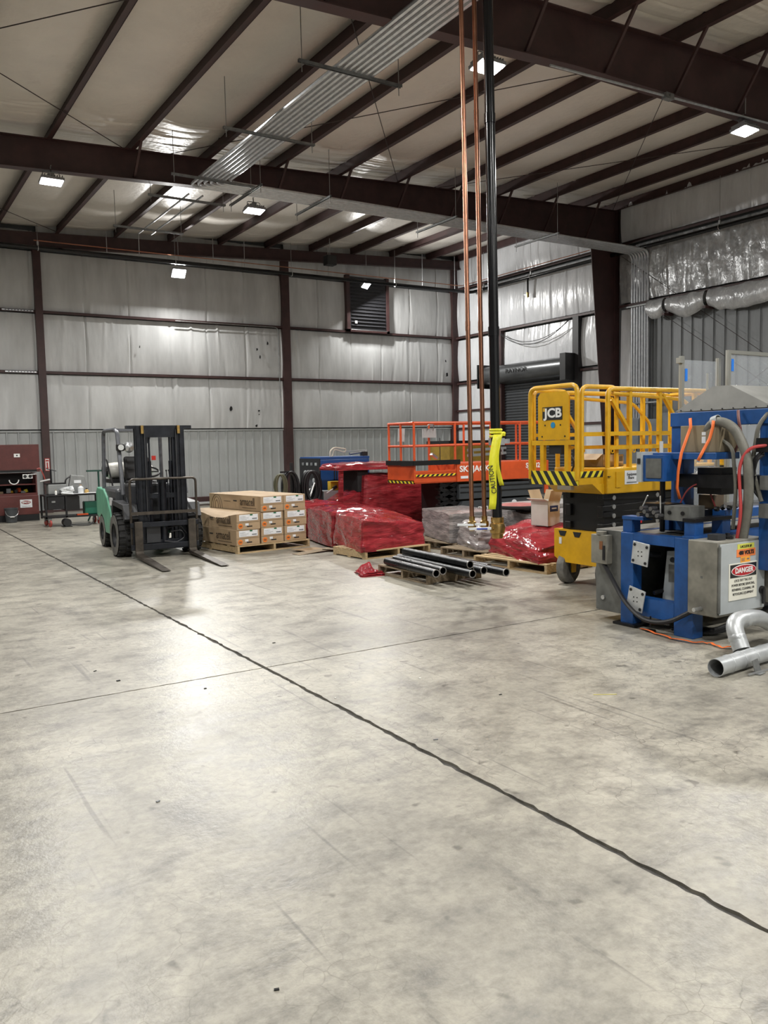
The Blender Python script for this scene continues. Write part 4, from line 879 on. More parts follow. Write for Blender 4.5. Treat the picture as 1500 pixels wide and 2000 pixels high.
# ================================================================ orange scissor lift
SO = mat('lift_orange', (.62, .085, .018), .42, var=.2, vs=4); SG = mat('lift_charcoal', (.05, .056, .062), .45, var=.2, vs=4)
K = thing('scissor_lift', 'orange scissor lift with white lettering behind the hanging copper pipes', 'scissor lift', (8.70, 12.70, 0))
M().box(.0, .0, 1.0, .025, .9, 1.36).build('end_toe_board', SO, K); ex = M().box(.0, .0, 1.0, 1.0, .9, 1.06).build('extension_deck', SO, K)
M().box(.0, -.01, 1.02, 1.0, .0, 1.20).box(.0, -.015, 1.20, 1.0, .0, 1.24).build('side_toe_board', SO, ex)
M().box(-.30, -.05, 1.34, 1.05, -.01, 1.43).build('roller_bar', LBLK, K); M().box(-.04, -.06, 1.34, 0, .9, 1.43).build('end_bumper', LBLK, K)
hazard(K, 'x', .03, .96, 1.13, 1.17, -.03, .11, 1.1); hazard(K, 'y', .02, .88, 1.0, 1.045, -.012, .13, 1.0)
mp = M().box(.98, -.04, 1.0, 3.35, .92, 1.36).build('main_platform', SO, K, bev=.01)
tx = text('SKYJACK', .16, WHITE, mp, (1.40, -.045, 1.24), FY, ext=.002, bold=.004, sx=1.15); text('SJIII 3226', .14, WHITE, mp, (2.98, -.045, 1.26), FY, ext=.002, bold=.004)
M().box(1.06, -.046, 1.06, 1.24, -.04, 1.11).build('decal', PAPER, mp)
cs = M().prism([(1.10, .32), (1.05, .50), (1.12, .62), (3.2, .62), (3.3, .5), (3.2, .32)], -.02, .88, 'y').build('chassis', SG, K); text('SKYJACK', .12, WHITE, cs, (1.75, -.024, .45), FY, ext=.002, bold=.003, sx=1.1)
M().box(1.05, .0, .66, 3.25, .86, .95).build('scissor_cover', SG, K); M().box(1.08, -.01, .78, 3.2, .0, .80).box(1.08, -.01, .88, 3.2, .0, .90).build('cover_seam', LBLK, K)
M().cyl((2.42, -.03, .52), (2.42, -.02, .52), .07, 18).build('warning_sticker', PAPER, cs); M().box(2.95, -.026, .70, 3.1, -.01, .76).build('decal', PAPER, cs); M().box(3.25, -.02, .68, 3.36, .05, .98).build('bumper_post', SO, cs)
for k in range(3):
    for s in (-1, 1): M().ob((.86, .1, .55+k*.17), (.46, .07, .075), (0, s*.35, 0)).build('scissor_arm', LBLK, K)
    M().cyl((.66, .05, .55+k*.17), (.66, .2, .55+k*.17), .04, 10).build('pivot_pin', LBLK, K)
M().box(.72, .1, .3, 1.1, .8, .98).build('scissor_core', LBLK, K)
for x in (1.25, 3.0):
    for y in (.05, .80): M().lathe([(0, -.06), (.20, -.06), (.21, -.04), (.21, .04), (.20, .06), (0, .06)], (x, y, .21), (0, 1, 0), 24).build('wheel', TIRE, K, smooth=True)
def orail(pts, r=.024, nm='guard_rail'): return M().tube(fillet(pts, .04, 3), r, 8).build(nm, SO, K, smooth=True)
for y in (.02, .88):
    orail([(.02, y, 2.13), (3.3, y, 2.14)]); orail([(.02, y, 1.70), (3.3, y, 1.72)], .022, 'mid_rail')
    for x in (.03, .98, 1.86, 2.62, 3.28): orail([(x, y, 1.1), (x, y, 2.13)], .023, 'rail_post')
for x in (.02, 3.3): orail([(x, .02, 2.13), (x, .88, 2.13)], .024, 'end_rail'); orail([(x, .02, 1.70), (x, .88, 1.70)], .022, 'end_mid_rail')
orail([(.02, .45, 1.1), (.02, .45, 2.13)], .022, 'rail_post')
mb = M().box(.80, .80, 1.86, 1.1, .86, 2.04).build('document_box', mat('box_grey', (.36, .38, .38), .4), K); M().tube(fillet([(.85, .76, 2.0), (.85, .72, 2.12), (1.0, .72, 2.12), (1.0, .76, 2.0)], .04), .01, 6).build('box_handle', DGALV, mb)
M().ob((.30, .85, 1.92), (.14, .03, .26), (0, .06, 0)).build('clear_pouch', mat('pouch', (.42, .43, .43), .25), K)
M().ob((.72, .35, 1.50), (.18, .06, .05), (0, .5, .2)).build('work_lamp', SILVER, K); M().tube([(.9, .4, 1.4), (.9, .4, 1.85)], .008, 6).build('lamp_cord', CABLE, K)
t = thing('ladder_section', 'pale aluminium ladder section lying across the orange lift rail', 'ladder', (9.9, 12.62, 1.60)); M().bar((0, 0, 0), (1.05, .1, .03), .03, .05).build('stile', SILVER, t); M().bar((0, .0, -.1), (1.05, .1, -.07), .03, .05).build('stile', SILVER, t)
for k in range(4): M().bar((.15+k*.25, .02, -.1), (.15+k*.25, .03, .02), .025, .025).build('rung', SILVER, t)
# olive bin behind it
t = thing('steel_bin', 'dull yellow steel bin standing behind the orange scissor lift', 'bin', (12.15, 16.2, 0)); YB_ = mat('bin_yellow', (.30, .19, .02), .5, var=.4, vs=3)
M().box(0, 0, .12, 1.6, .9, 1.74).build('bin_body', YB_, t, bev=.02); M().box(-.02, -.02, 1.70, 1.62, .92, 1.80).build('bin_lid', LBLK, t)
for x in (.15, 1.3): M().box(x, .05, 0, x+.15, .85, .12).build('skid', LBLK, t)
# grey electrical cabinets on the right wall
EG = mat('cabinet_grey', (.16, .18, .20), .45, var=.2, vs=3)
for k, (y, w, z0, z1, lb) in enumerate(((15.93, .82, .5, 2.35, 'tall grey electrical cabinet under the vertical conduits'), (15.22, .66, .4, 2.3, 'middle grey electrical cabinet on the right wall behind the yellow lift'), (14.45, .70, .5, 2.45, 'wide grey electrical cabinet right of the other wall cabinets'))):
    t = thing('electrical_cabinet', lb, 'cabinet', (18.62, y, z0)); h = z1-z0
    M().box(0, 0, 0, .42, w, h).build('cabinet_body', EG, t, bev=.01); d = M().box(-.02, .03, .03, 0, w-.03, h-.03).build('cabinet_door', EG, t); M().box(-.045, .06, h*.5, -.02, .10, h*.5+.16).build('handle', BLACK, d); M().box(-.024, w/2-.05, h-.25, -.02, w/2+.05, h-.18).build('rating_plate', INK, d)
# ================================================================ blue press machine, right foreground
MB_ = mat('machine_blue', (.012, .085, .30), .42, var=.35, vs=5, rv=.1); GD = mat('grimy_grey_steel', (.19, .195, .185), .5, .3, var=.5, vs=4)
OILY = mat('oily_black_steel', (.02, .02, .022), .35, .5, var=.4, vs=9); ENC = mat('enclosure_grey', (.40, .43, .44), .42, var=.15, vs=4); ENCD = mat('dirty_enclosure_side', (.26, .25, .21), .6, var=.5, vs=4)
HOODM = mat('hood_dull_grey', (.20, .20, .185), .5, .1, var=.25, vs=4)
B = thing('press_machine', 'large blue steel press machine with grey hood at the right edge', 'machine', (6.05, 4.58, 0))
# local: x = world X - 6.05, y = world Y - 4.58
M().box(0, .66, 0, .12, .81, .88).build('leg', MB_, B, bev=.006); M().box(0, 0, 0, .14, .20, .88).build('leg', MB_, B, bev=.006)
M().box(2.2, .66, 0, 2.32, .81, .88).build('leg', MB_, B); M().box(2.2, 0, 0, 2.32, .2, .88).build('leg', MB_, B)
for x in (-.05, 2.15): M().box(x, .60, 0, x+.24, .86, .025).build('foot_plate', OILY, B)
M().box(0, .20, .79, .10, .66, .88).build('top_beam', MB_, B); M().box(0, .20, .12, .10, .66, .29).build('bottom_beam', MB_, B)
M().box(.0, .0, .88, 2.4, .12, .90).box(.0, .0, .78, 2.4, .03, .88).build('side_beam', MB_, B); M().box(.1, .78, .74, 2.4, .81, .88).build('side_beam', MB_, B)
M().box(.06, .10, .84, 2.4, .80, .875).build('bed_plate', GD, B); M().box(.30, .12, .876, 1.2, .55, .88).build('bed_opening', DARK, B)
M().box(.5, .2, .1, 2.2, .7, .7).build('hydraulic_tank', OILY, B)
gp = M().prism([(.20, .24), (.47, .26), (.42, .72), (.26, .74)], .18, .20, 'x').build('guard_sheet', ENC, B); M().box(.175, .24, .44, .18, .40, .60).build('guard_patch', GD, gp)
M().tube([(.1, .50, .33), (.4, .40, .38)], .02, 8).tube([(.1, .30, .66), (.4, .36, .6)], .025, 8).build('ram_rod', OILY, B)
for (y, z, a) in ((.57, .66, .12), (.62, .23, .2)):
    p = thing('mount', '', '') if False else None
    pl = M().ob((-.03, y-.02, z+.04), (.012, .19, .21), (a, 0, 0)).build('mounting_plate', mat('plate_white', (.62, .64, .65), .3, .4, var=.2, vs=9), B, bev=.003)
    for dy in (-.07, .07):
        for dz in (-.075, .075):
            c, s_ = cos(a), sin(a); M().cyl((-.042, y-.02+dy*c-dz*s_, z+.04+dy*s_+dz*c), (-.034, y-.02+dy*c-dz*s_, z+.04+dy*s_+dz*c), .014, 10).build('bolt', BLACK, pl)
    for dy in (-.02, .02):
        for dz in (-.02, .02): M().cyl((-.040, y-.02+dy, z+.04+dz), (-.034, y-.02+dy, z+.04+dz), .006, 8).build('hole', BLACK, pl)
    M().cyl((-.02, y-.02, z+.04), (.16, y-.08, z+.02), .03, 10).build('plate_arm', OILY, pl)
# grey cabinet on its far side
cb = M().box(.02, .82, .09, 1.5, 1.14, .885).build('side_cabinet', GD, B, bev=.005)
M().box(-.06, .93, .56, .02, 1.13, .84).build('switch_box', ENCD, cb, bev=.006); M().cyl((-.02, 1.03, .84), (-.02, 1.03, .87), .05, 14).build('box_cap', ENCD, cb); M().cyl((.005, 1.04, .22), (.02, 1.04, .22), .022, 12).build('port', SILVER, cb); M().box(-.064, .98, .70, -.06, 1.02, .78).build('warning_label', mat('label_brown', (.2, .08, .03), .6), cb)
M().box(-.075, .95, .60, -.06, .97, .74).build('switch_lever', BLACK, cb)
M().tube(fillet([(-.03, 1.0, .57), (-.02, .88, .40), (-.06, .70, .22), (-.10, .45, .10), (-.08, .20, .12), (-.02, -.03, .27)], .2, 6), .021, 8).build('power_cable', CABLE, B, smooth=True)
M().tube([(-.03, .43, .14), (-.03, .43, .05)], .008, 6).cyl((-.03, .43, .0), (-.03, .43, .012), .05, 12).build('levelling_foot', OILY, B)
# front enclosure with danger signs
E_ = M().box(-.05, -.27, .24, .60, .02, .88).build('control_enclosure', ENCD, B, bev=.008)
dr = M().box(-.03, -.285, .26, .595, -.27, .86).build('enclosure_door', ENC, E_, bev=.006); M().tube([(-.038, -.285, .28), (-.038, -.285, .84)], .012, 8).build('hinge', GD, dr)
M().cyl((-.15, -.12, .30), (-.05, -.12, .30), .018, 10).build('cable_gland', SILVER, E_); M().box(-.052, -.13, .56, -.05, -.11, .58).build('side_bolt', GD, E_)
hn = M().cyl((.545, -.30, .42), (.545, -.285, .42), .035, 14).build('door_handle', BLACK, dr); M().box(.535, -.315, .30, .565, -.30, .43).build('handle_lever', BLACK, hn)
yl = M().box(.20, -.288, .80, .43, -.285, .845).build('name_tape', mat('tape_yellow', (.62, .62, .10), .5), dr); text('LACLEDE #1', .030, BLACK, yl, (.315, -.290, .822), FY)
vl = M().box(.19, -.288, .735, .45, -.285, .80).build('volt_sticker', mat('volt_orange', (.80, .22, .06), .5), dr); text('480 VOLTS', .046, BLACK, vl, (.32, -.290, .768), FY, bold=.0015, sx=.95)
ol = M().box(.245, -.288, .685, .375, -.285, .735).build('caution_sticker', mat('sticker_amber', (.85, .36, .04), .5), dr); M().box(.255, -.290, .718, .305, -.288, .722).box(.255, -.290, .708, .295, -.288, .712).box(.255, -.290, .698, .30, -.288, .702).box(.33, -.290, .706, .36, -.288, .718).build('print', INK, ol)
SGN = mat('sign_cream', (.72, .71, .62), .45)
dg = M().box(.085, -.290, .37, .475, -.285, .685).build('danger_sign', SGN, dr); bl = M().box(.10, -.293, .565, .46, -.290, .675).build('sign_header', BLACK, dg)
def oval(cx, cz, a, b, n=28): return [(cx+a*cos(2*pi*k/n), cz+b*sin(2*pi*k/n)) for k in range(n)]
M().prism(oval(.28, .62, .17, .05), -.295, -.293, 'y').build('oval_border', WHITE, bl); M().prism(oval(.28, .62, .162, .043), -.297, -.295, 'y').build('oval', mat('danger_red', (.42, .012, .02), .45), bl); text('DANGER', .062, WHITE, bl, (.28, -.299, .62), FY, bold=.002, ext=.0008)
for k, s in enumerate(('LOCK OUT TAG OUT', 'POWER BEFORE SERVICING,', 'REPAIRING, CLEANING, OR', 'RETOOLING EQUIPMENT')): text(s, .030, BLACK, dg, (.28, -.292, .535-k*.038), FY, ext=.0006, sx=.85)
M().box(.05, -.2, .88, .16, -.1, .93).build('top_switch', FDARK, E_); M().lathe([(0, 0), (.05, 0), (.05, .02), (.02, .03), (.02, .05), (0, .05)], (.24, -.16, .88), n=12).build('top_knob', OILY, E_)
# small blue pedestals on the bed and the die tooling
for (x, y, h) in ((.05, .72, .14), (.45, .62, .13), (.04, .02, .145), (.42, .02, .16)): M().box(x, y, .88, x+.12, y+.11, .88+h).build('pedestal', MB_, B, bev=.004)
M().box(.04, .58, 1.0, .17, .83, 1.03).build('pedestal_cap', MB_, B); M().box(.03, .01, 1.02, .56, .14, 1.05).build('die_rail', OILY, B)
dt = M().box(.08, .35, 1.02, .30, .62, 1.16).build('die_block', OILY, B); M().box(.06, .10, 1.02, .28, .36, 1.15).build('die_block', GD, dt)
for k in range(7): M().cyl((.06, .38+.035*k, 1.06+.03*(k % 3)), (-.02, .38+.035*k, 1.06+.03*(k % 3)), .02, 10).build('die_pin', mat('pin_steel', (.28, .28, .29), .25, .9), dt)
for y in (.16, .30): M().cyl((.058, y, 1.09), (.05, y, 1.09), .018, 10).build('socket_screw', OILY, dt)
for (a, b) in (((.06, .62, 1.10), (-.02, .48, 1.24)), ((.06, .40, 1.05), (-.02, .34, 1.24))): M().tube([a, b], .007, 6).build('bright_lever', SILVER, dt)
M().box(.30, .20, 1.0, 2.2, .60, 1.10).build('ram_slide', OILY, B); M().box(.5, .05, 1.02, 2.0, .18, 1.10).build('slide_rail', MB_, B)
for k in range(5): M().cyl((.36+k*.09, .05, 1.12), (.36+k*.09, .02, 1.12+.02*(k % 2)), .022, 10).build('fitting', OILY, B)
M().box(.62, .25, 1.10, .76, .42, 1.22).build('small_carton', KRAFT, B)
# upper portal, shelf and hood   (plane x about .55)
M().box(.50, .50, .88, .66, .64, 1.98).build('portal_post', MB_, B, bev=.006); M().box(.50, -.42, .60, .66, -.28, 1.98).build('portal_post', MB_, B, bev=.006); M().box(1.9, .5, .88, 2.05, .64, 1.98).build('portal_post', MB_, B)
M().box(.48, -.45, 1.86, .66, .64, 1.99).build('portal_beam', MB_, B, bev=.006)
M().box(.26, -.02, 1.56, .60, .66, 1.62).build('shelf_beam', MB_, B, bev=.005); M().box(.40, -.30, 1.30, .62, .50, 1.42).build('cross_slide', OILY, B); M().box(.44, .05, 1.24, .66, .30, 1.48).build('slide_head', OILY, B)
hb = M(); a0 = [(.50, .60, 2.0), (.50, -.40, 2.0), (1.7, -.40, 2.0), (1.7, .60, 2.0)]; a1 = [(.56, .24, 2.215), (.56, .06, 2.215), (1.6, .06, 2.215), (1.6, .24, 2.215)]
hb.add(a0+a1, [(0, 1, 5, 4), (1, 2, 6, 5), (2, 3, 7, 6), (3, 0, 4, 7), (4, 5, 6, 7), (3, 2, 1, 0)]); hb.build('hood', HOODM, B)
for k in range(9): M().cyl((.497, -.35+k*.11, 2.008), (.49, -.35+k*.11, 2.008), .006, 6).build('hood_rivet', OILY, B)
cbx = M().box(.14, .44, 1.36, .34, .67, 1.60).build('side_control_box', MB_, B); M().box(.13, .46, 1.39, .14, .63, 1.57).build('panel_face', GD, cbx); M().box(.12, .67, 1.35, .34, .73, 1.63).build('box_lid', ENC, cbx); M().box(.11, .685, 1.52, .12, .715, 1.57).build('push_button', BLACK, cbx)
M().cyl((.33, .60, .88), (.33, .60, 1.36), .025, 10).build('box_stand', OILY, cbx)
t = thing('cardboard_box', 'brown box strapped on the blue shelf of the machine', 'box', (6.40, 4.60, 1.622)); M().box(0, 0, 0, .30, .40, .24).build('body', mat('dull_kraft', (.26, .21, .13), .7, var=.15, vs=4), t, bev=.004); M().box(-.003, .13, .08, 0, .17, .14).box(-.003, .13, .15, 0, .17, .18).build('label', PAPER, t)
strap([(.33, .30, 1.93), (.325, .29, 1.85), (.30, .30, 1.78), (.24, .32, 1.62), (.235, .35, 1.45), (.235, .36, 1.30), (.25, .34, 1.20)], .03, STRAP, 'tie_strap', None, B, up=(1, 0, 0)); strap([(.32, .05, 1.90), (.325, .06, 1.84), (.31, .08, 1.74), (.25, .11, 1.62), (.235, .14, 1.55)], .03, STRAP, 'tie_strap', None, B, up=(1, 0, 0))
# hoses hanging at the near post
HG = mat('hose_grey', (.16, .155, .13), .55, var=.3, vs=8); HR = mat('hose_red', (.45, .05, .05), .4)
M().tube(fillet([(.40, .20, 1.78), (.36, .07, 1.91), (.36, -.12, 1.85), (.36, -.26, 1.60), (.36, -.28, 1.2), (.38, -.21, .88)], .16, 6), .042, 10).build('corrugated_hose', HG, B, smooth=True)
M().lathe([(.045, -.03), (.05, -.03), (.05, .03), (.045, .03)], (.37, .06, 1.895), (0, 1, -.3), 14).build('hose_cuff', ENC, B)
M().tube(fillet([(.42, -.42, 1.68), (.34, -.27, 1.66), (.31, -.21, 1.5), (.31, -.24, 1.1), (.33, -.19, .88)], .12, 6), .014, 8).build('red_hose', HR, B, smooth=True)
M().tube(fillet([(.45, -.10, 1.98), (.40, -.14, 1.9), (.42, -.16, 1.75), (.48, -.05, 1.62)], .08, 6), .013, 8).build('brown_hose', mat('hose_brown', (.14, .05, .045), .5), B, smooth=True)
M().tube(fillet([(.50, -.36, 1.96), (.44, -.30, 1.85), (.42, -.26, 1.5), (.44, -.34, 1.2)], .1, 6), .018, 8).tube(fillet([(.42, .02, 1.72), (.38, -.10, 1.66), (.38, -.14, 1.3), (.4, -.1, .95)], .1, 6), .016, 8).build('grey_hose', HG, B, smooth=True)
M().tube(fillet([(.30, .42, 1.08), (.36, .34, 1.3), (.45, .22, 1.36), (.5, .14, 1.1)], .1, 6), .008, 6).build('thin_red_hose', mat('hose_dark_red', (.22, .03, .03), .5), B)
M().box(.40, -.44, 1.62, .50, -.31, 1.74).build('valve_block', OILY, B); M().box(.42, -.46, 1.30, .50, -.335, 1.42).build('valve_block', GD, B); M().box(.42, -.46, 1.06, .50, -.33, 1.18).build('valve_block', GD, B)
for k in range(3): M().tube(fillet([(.44, -.36, 1.64-.02*k), (.40, -.28-.02*k, 1.56), (.42, -.27, 1.3+.05*k), (.46, -.34, 1.2)], .08, 5), .012, 6).build('black_hose', CABLE, B, smooth=True)
M().box(.62, -.34, .30, .80, -.24, .78).build('relay_box', ENCD, B, bev=.005)
for k in range(4): M().tube(fillet([(.6+.04*k, -.2, .3), (.58, -.15, .1+.02*k), (.2, -.05, .03+.01*k), (.1+.1*k, .3, .03)], .1, 5), .016, 6).build('loose_cable', CABLE, B)
# clear guard panels on aluminium posts
AL = mat('aluminium_extrusion', (.46, .46, .42), .4, .7); PC = mat('clear_polycarbonate', (.62, .66, .70), .12, alpha=.20); TB = mat('blue_tape', (.02, .20, .75), .5)
def guard(x, y, w, h, label, bars):
    t = thing('guard_panel', label, 'guard panel', (x, y, 0))
    for q in bars: M().box(q-.022, -.022, 0, q+.022, .022, h).box(q-.026, -.008, 0, q+.026, .008, h).build('post', AL, t)
    M().box(bars[0], -.004, .9, bars[-1], .004, h-.04).build('clear_sheet', PC, t); return t
t = guard(7.97, 6.22, .62, 2.68, 'clear plastic guard on aluminium posts with one blue tape, left one', (0, .66)); M().box(.05, -.012, 2.40, .09, -.005, 2.54).build('tape', TB, t); M().box(.0, -.03, 2.60, -.06, .03, 2.66).build('post_clip', AL, t)
M().cyl((.46, .0, 2.05), (.46, .0, 2.5), .012, 8).build('stay_rod', AL, t); M().box(.55, -.01, 2.12, .61, -.004, 2.22).build('white_note', PAPER, t)
t = guard(8.62, 6.08, .9, 2.76, 'clear plastic guard with a top rail, right one at the photo edge', (0, .9)); M().box(0, -.02, 2.72, .9, .02, 2.76).build('top_rail', AL, t); M().box(.05, -.012, 2.52, .09, -.005, 2.66).build('tape', TB, t)
# ================================================================ left background: gang box, work cart and their tools
GB = mat('gangbox_oxblood', (.115, .028, .024), .45, var=.3, vs=4)
G = thing('gang_box', 'dark red jobsite tool chest with its lid open, at the left edge', 'tool chest', (1.95, 22.35, 0))
M().box(0, 0, .16, 1.86, .72, .64).build('lower_body', GB, G, bev=.01); M().box(0, .68, .64, 1.86, .72, 1.20).build('back_panel', GB, G); M().box(0, 0.1, .64, .03, .72, 1.20).build('side_panel', GB, G); M().box(1.83, .1, .64, 1.86, .72, 1.20).build('side_panel', GB, G)
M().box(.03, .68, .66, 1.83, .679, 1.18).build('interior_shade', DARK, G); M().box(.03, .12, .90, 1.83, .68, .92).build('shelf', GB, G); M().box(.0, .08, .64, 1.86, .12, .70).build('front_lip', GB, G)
ld = M().box(0, .30, 1.22, 1.98, .36, 1.92).build('lid', GB, G, bev=.01); M().box(1.38, .288, 1.60, 1.52, .30, 1.69).build('lid_plate', WHITE, ld); M().cyl((1.45, .284, 1.645), (1.45, .288, 1.645), .02, 10).build('keyhole', BLACK, ld); M().box(.9, .29, 1.22, 1.9, .36, 1.28).build('lid_edge', LBLK, ld)
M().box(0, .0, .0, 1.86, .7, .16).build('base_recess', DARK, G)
for x in (.1, 1.62):
    for y in (.08, .58): M().lathe([(0, -.02), (.06, -.02), (.06, .02), (0, .02)], (x+.06, y, .06), (1, 0, 0), 14).build('caster', BLACK, G)
sg = M().box(1.42, -.008, .34, 1.70, .0, .54).build('maker_sign', PAPER, G); M().prism(oval(1.56, .47, .11, .045), -.012, -.008, 'y').build('sign_oval', mat('sign_dark_red', (.2, .01, .012), .5), sg); text('EMCO', .065, WHITE, sg, (1.56, -.014, .47), FY, bold=.002); M().box(1.46, -.010, .38, 1.66, -.008, .385).box(1.46, -.010, .36, 1.66, -.008, .365).build('print_line', INK, sg)
for x in (1.53, 1.65):
    q = M().box(x, .10, 1.06, x+.11, .12, 1.17).build('outlet_plate', WHITE, G); M().cyl((x+.055, .095, 1.115), (x+.055, .10, 1.115), .042, 16).build('socket', BLACK, q)
M().tube(arc((1.32, .08, 1.04), .11, pi, 2*pi, 12), .014, 6).build('white_cord', WHITE, G)
M().tube([(1.85, .05, 1.17), (1.70, .08, 1.16)], .014, 6).build('lid_stay', SILVER, G)
for k in range(8):
    x = 1.05+k*.085; M().ob((x, .35+.1*(k % 2), .72+.02*(k % 3)), (.08, .07, .05+.03*(k % 3)), (0, .3*(k % 2), .4*k)).build('tool', (KRAFT, OILY, ENC, JY, OILY, SO, ENC, HAZY)[k], G)
t = thing('bucket', 'grey plastic bucket with a white handle grip before the tool chest', 'bucket', (3.12, 22.12, 0)); BK = mat('bucket_grey', (.055, .06, .065), .5)
M().lathe([(0, .01), (.125, .01), (.155, .34), (.165, .34), (.165, .36), (.145, .36), (.12, .03), (0, .03)], n=22).build('bucket_body', BK, t, smooth=True); hd_ = M().tube(arc((.0, -.16, .30), .15, pi, 2*pi, 12, 'xz'), .005, 5).build('bail', SILVER, t); M().cyl((-.05, -.16, .15), (.05, -.16, .15), .013, 8).build('grip', WHITE, t)
# arrow sign on the column
t = thing('arrow_sign', 'red and white arrow sign on the left wall column', 'sign', (4.50, 24.78, 1.18)); M().box(-.065, -.004, 0, .065, 0, .36).build('plate', mat('sign_red', (.42, .03, .03), .5), t); M().prism([(-.05, .02), (.05, .02), (.05, .34), (-.05, .34)], -.006, -.004, 'y').build('white_panel', WHITE, t); M().prism([(0, .03), (.04, .10), (.018, .10), (.018, .24), (-.018, .24), (-.018, .10), (-.04, .10)], -.008, -.006, 'y').build('arrow', MATS['sign_red'], t); M().box(-.04, -.008, .27, .04, -.006, .31).build('header', MATS['sign_red'], t)
# work cart
Cc = thing('work_cart', 'black steel work cart on red casters, left of the forklift', 'cart', (3.55, 20.05, 0)); CBK = mat('cart_black', (.016, .016, .018), .45, .3, var=.3, vs=6)
M().box(0, 0, .70, 1.28, .62, .735).build('top', CBK, Cc, bev=.004); M().box(0, 0, .20, 1.28, .62, .235).build('lower_shelf', CBK, Cc)
for x in (0, 1.24):
    for y in (0, .58): M().box(x, y, .17, x+.04, y+.04, .70).build('leg', CBK, Cc)
M().box(.44, 0, .2, .48, .04, .7).build('leg', CBK, Cc); M().box(.06, .0, .40, .42, .5, .69).build('drawer_box', CBK, Cc); M().box(.44, .02, .36, .76, .5, .69).build('drawer_box', LBLK, Cc); M().box(.14, -.01, .56, .22, 0, .60).build('drawer_pull', DGALV, Cc)
RW = mat('caster_red', (.32, .05, .04), .5)
for x in (.06, 1.16):
    for y in (.06, .54):
        w = M().lathe([(0, -.022), (.07, -.022), (.082, -.01), (.082, .01), (.07, .022), (0, .022)], (x+.04, y, .083), (1, .2, 0), 18).build('caster_wheel', RW, Cc, smooth=True); M().box(x+.005, y-.03, .10, x+.075, y+.03, .20).build('caster_fork', DGALV, w)
SAW = mat('saw_grey', (.30, .31, .31), .4, .4, var=.2, vs=6)
t = thing('cutoff_saw', 'grey cut-off saw with slanted guard on the work cart', 'saw', (4.10, 20.25, .737)); M().box(0, 0, 0, .5, .3, .05).build('saw_base', SAW, t); M().prism([(.02, .05), (.48, .05), (.40, .40), (.10, .44)], .08, .20, 'y').build('saw_guard', SAW, t, bev=.01); M().box(.16, .07, .24, .32, .08, .31).build('saw_label', PAPER, t); M().tube(fillet([(.08, .1, .4), (-.02, .1, .34), (-.04, .1, .2)], .05), .018, 6).build('saw_handle', BLACK, t)
t = thing('pipe_threader', 'silver pipe threading machine with upright handle on the cart', 'threader', (3.66, 20.22, .737)); M().box(0, 0, 0, .42, .26, .24).build('threader_body', SAW, t, bev=.02); M().cyl((.1, .12, .24), (.1, .12, .58), .02, 8).build('mast', OILY, t); M().tube([(.0, .12, .60), (.22, .12, .54)], .012, 6).build('crank', OILY, t); M().box(-.05, .0, .24, .40, .2, .265).build('tray', OILY, t); M().tube(fillet([(-.02, .1, .30), (-.08, .1, .50), (-.14, .1, .62), (-.20, .1, .60)], .08), .014, 6).build('oil_hose', RW, t); M().cyl((-.16, .05, .31), (.06, .05, .35), .025, 10).build('work_pipe', SILVER, t)
for k, (x, y, w, d, h, m, nm, lb, cat) in enumerate(((4.36, 20.12, .13, .08, .19, PAPER, 'oil_jug', 'white oil jug on the cart top', 'jug'), (4.50, 20.16, .10, .08, .10, mat('tape_tan', (.55, .36, .12), .5), 'tape_pack', 'tan pack beside the white jug on the cart', 'pack'), (3.80, 20.08, .05, .05, .10, WHITE, 'small_bottle', 'small white bottle at the left end of the cart top', 'bottle'))):
    t = thing(nm, lb, cat, (x, y, .737)); M().lathe([(0, 0), (w*.5, 0), (w*.5, h*.75), (w*.2, h*.9), (w*.2, h), (0, h)], n=12).build('body', m, t, smooth=True); M().cyl((0, 0, h), (0, 0, h+.02), w*.22, 10).build('cap', BLACK if k == 1 else KRAFT, t)
t = thing('plastic_bag', 'crumpled clear plastic bag and papers on the cart top', 'bag', (4.05, 20.12, .737)); wrap([(-.14, -.08), (.14, -.08), (.14, .09), (-.14, .09)], [.15, .10, .18, .12], 0, mat('bag_plastic', (.55, .57, .58), .25, bump=.9, bs=30), t, 'bag_skin', 9, rough=.4, res=.03); M().ob((.30, -.03, .008), (.36, .14, .006), (0, 0, .1)).build('paper', PAPER, t); M().ob((.55, .0, .012), (.2, .12, .015), (0, 0, -.2)).build('paper', PAPER, t)
t = thing('roller_stand', 'dark green T-topped pipe stand between cart and forklift', 'stand', (4.96, 20.9, 0)); PG = mat('stand_green', (.012, .055, .04), .45); M().box(-.28, -.03, 1.22, .24, .03, 1.26).build('crossbar', PG, t); M().cyl((0, 0, .55), (0, 0, 1.22), .022, 10).build('post', PG, t)
for a in (20, 140, 260): M().bar((0, 0, .62), (.32*cos(rad(a)), .32*sin(rad(a)), .01), .03, .03).build('leg', PG, t)
t = thing('hydraulic_unit', 'green hydraulic unit on the lower right of the cart', 'tool', (4.45, 20.2, .237)); M().box(0, 0, 0, .32, .25, .30).build('tank', mat('unit_green', (.01, .13, .08), .45), t, bev=.02)
for k in range(3): M().cyl((.34, .05, .1+k*.1), (.42, .05, .1+k*.1), .02, 8).build('nozzle', ENC, t)
M().box(-.2, -.1, 0, .05, .0, .03).build('tray', SO, t)
t = thing('floor_motor', 'small black motor with a cord on the floor under the cart', 'motor', (3.98, 19.95, 0)); M().cyl((0, -.1, .10), (0, .15, .10), .09, 14).build('casing', BLACK, t, smooth=True); M().box(-.1, -.1, 0, .1, .15, .02).build('base', OILY, t); M().tube(fillet([(.1, 0, .05), (.25, -.1, .01), (.55, -.05, .01), (.62, 0, .18)], .1), .010, 6).build('cord', CABLE, t)
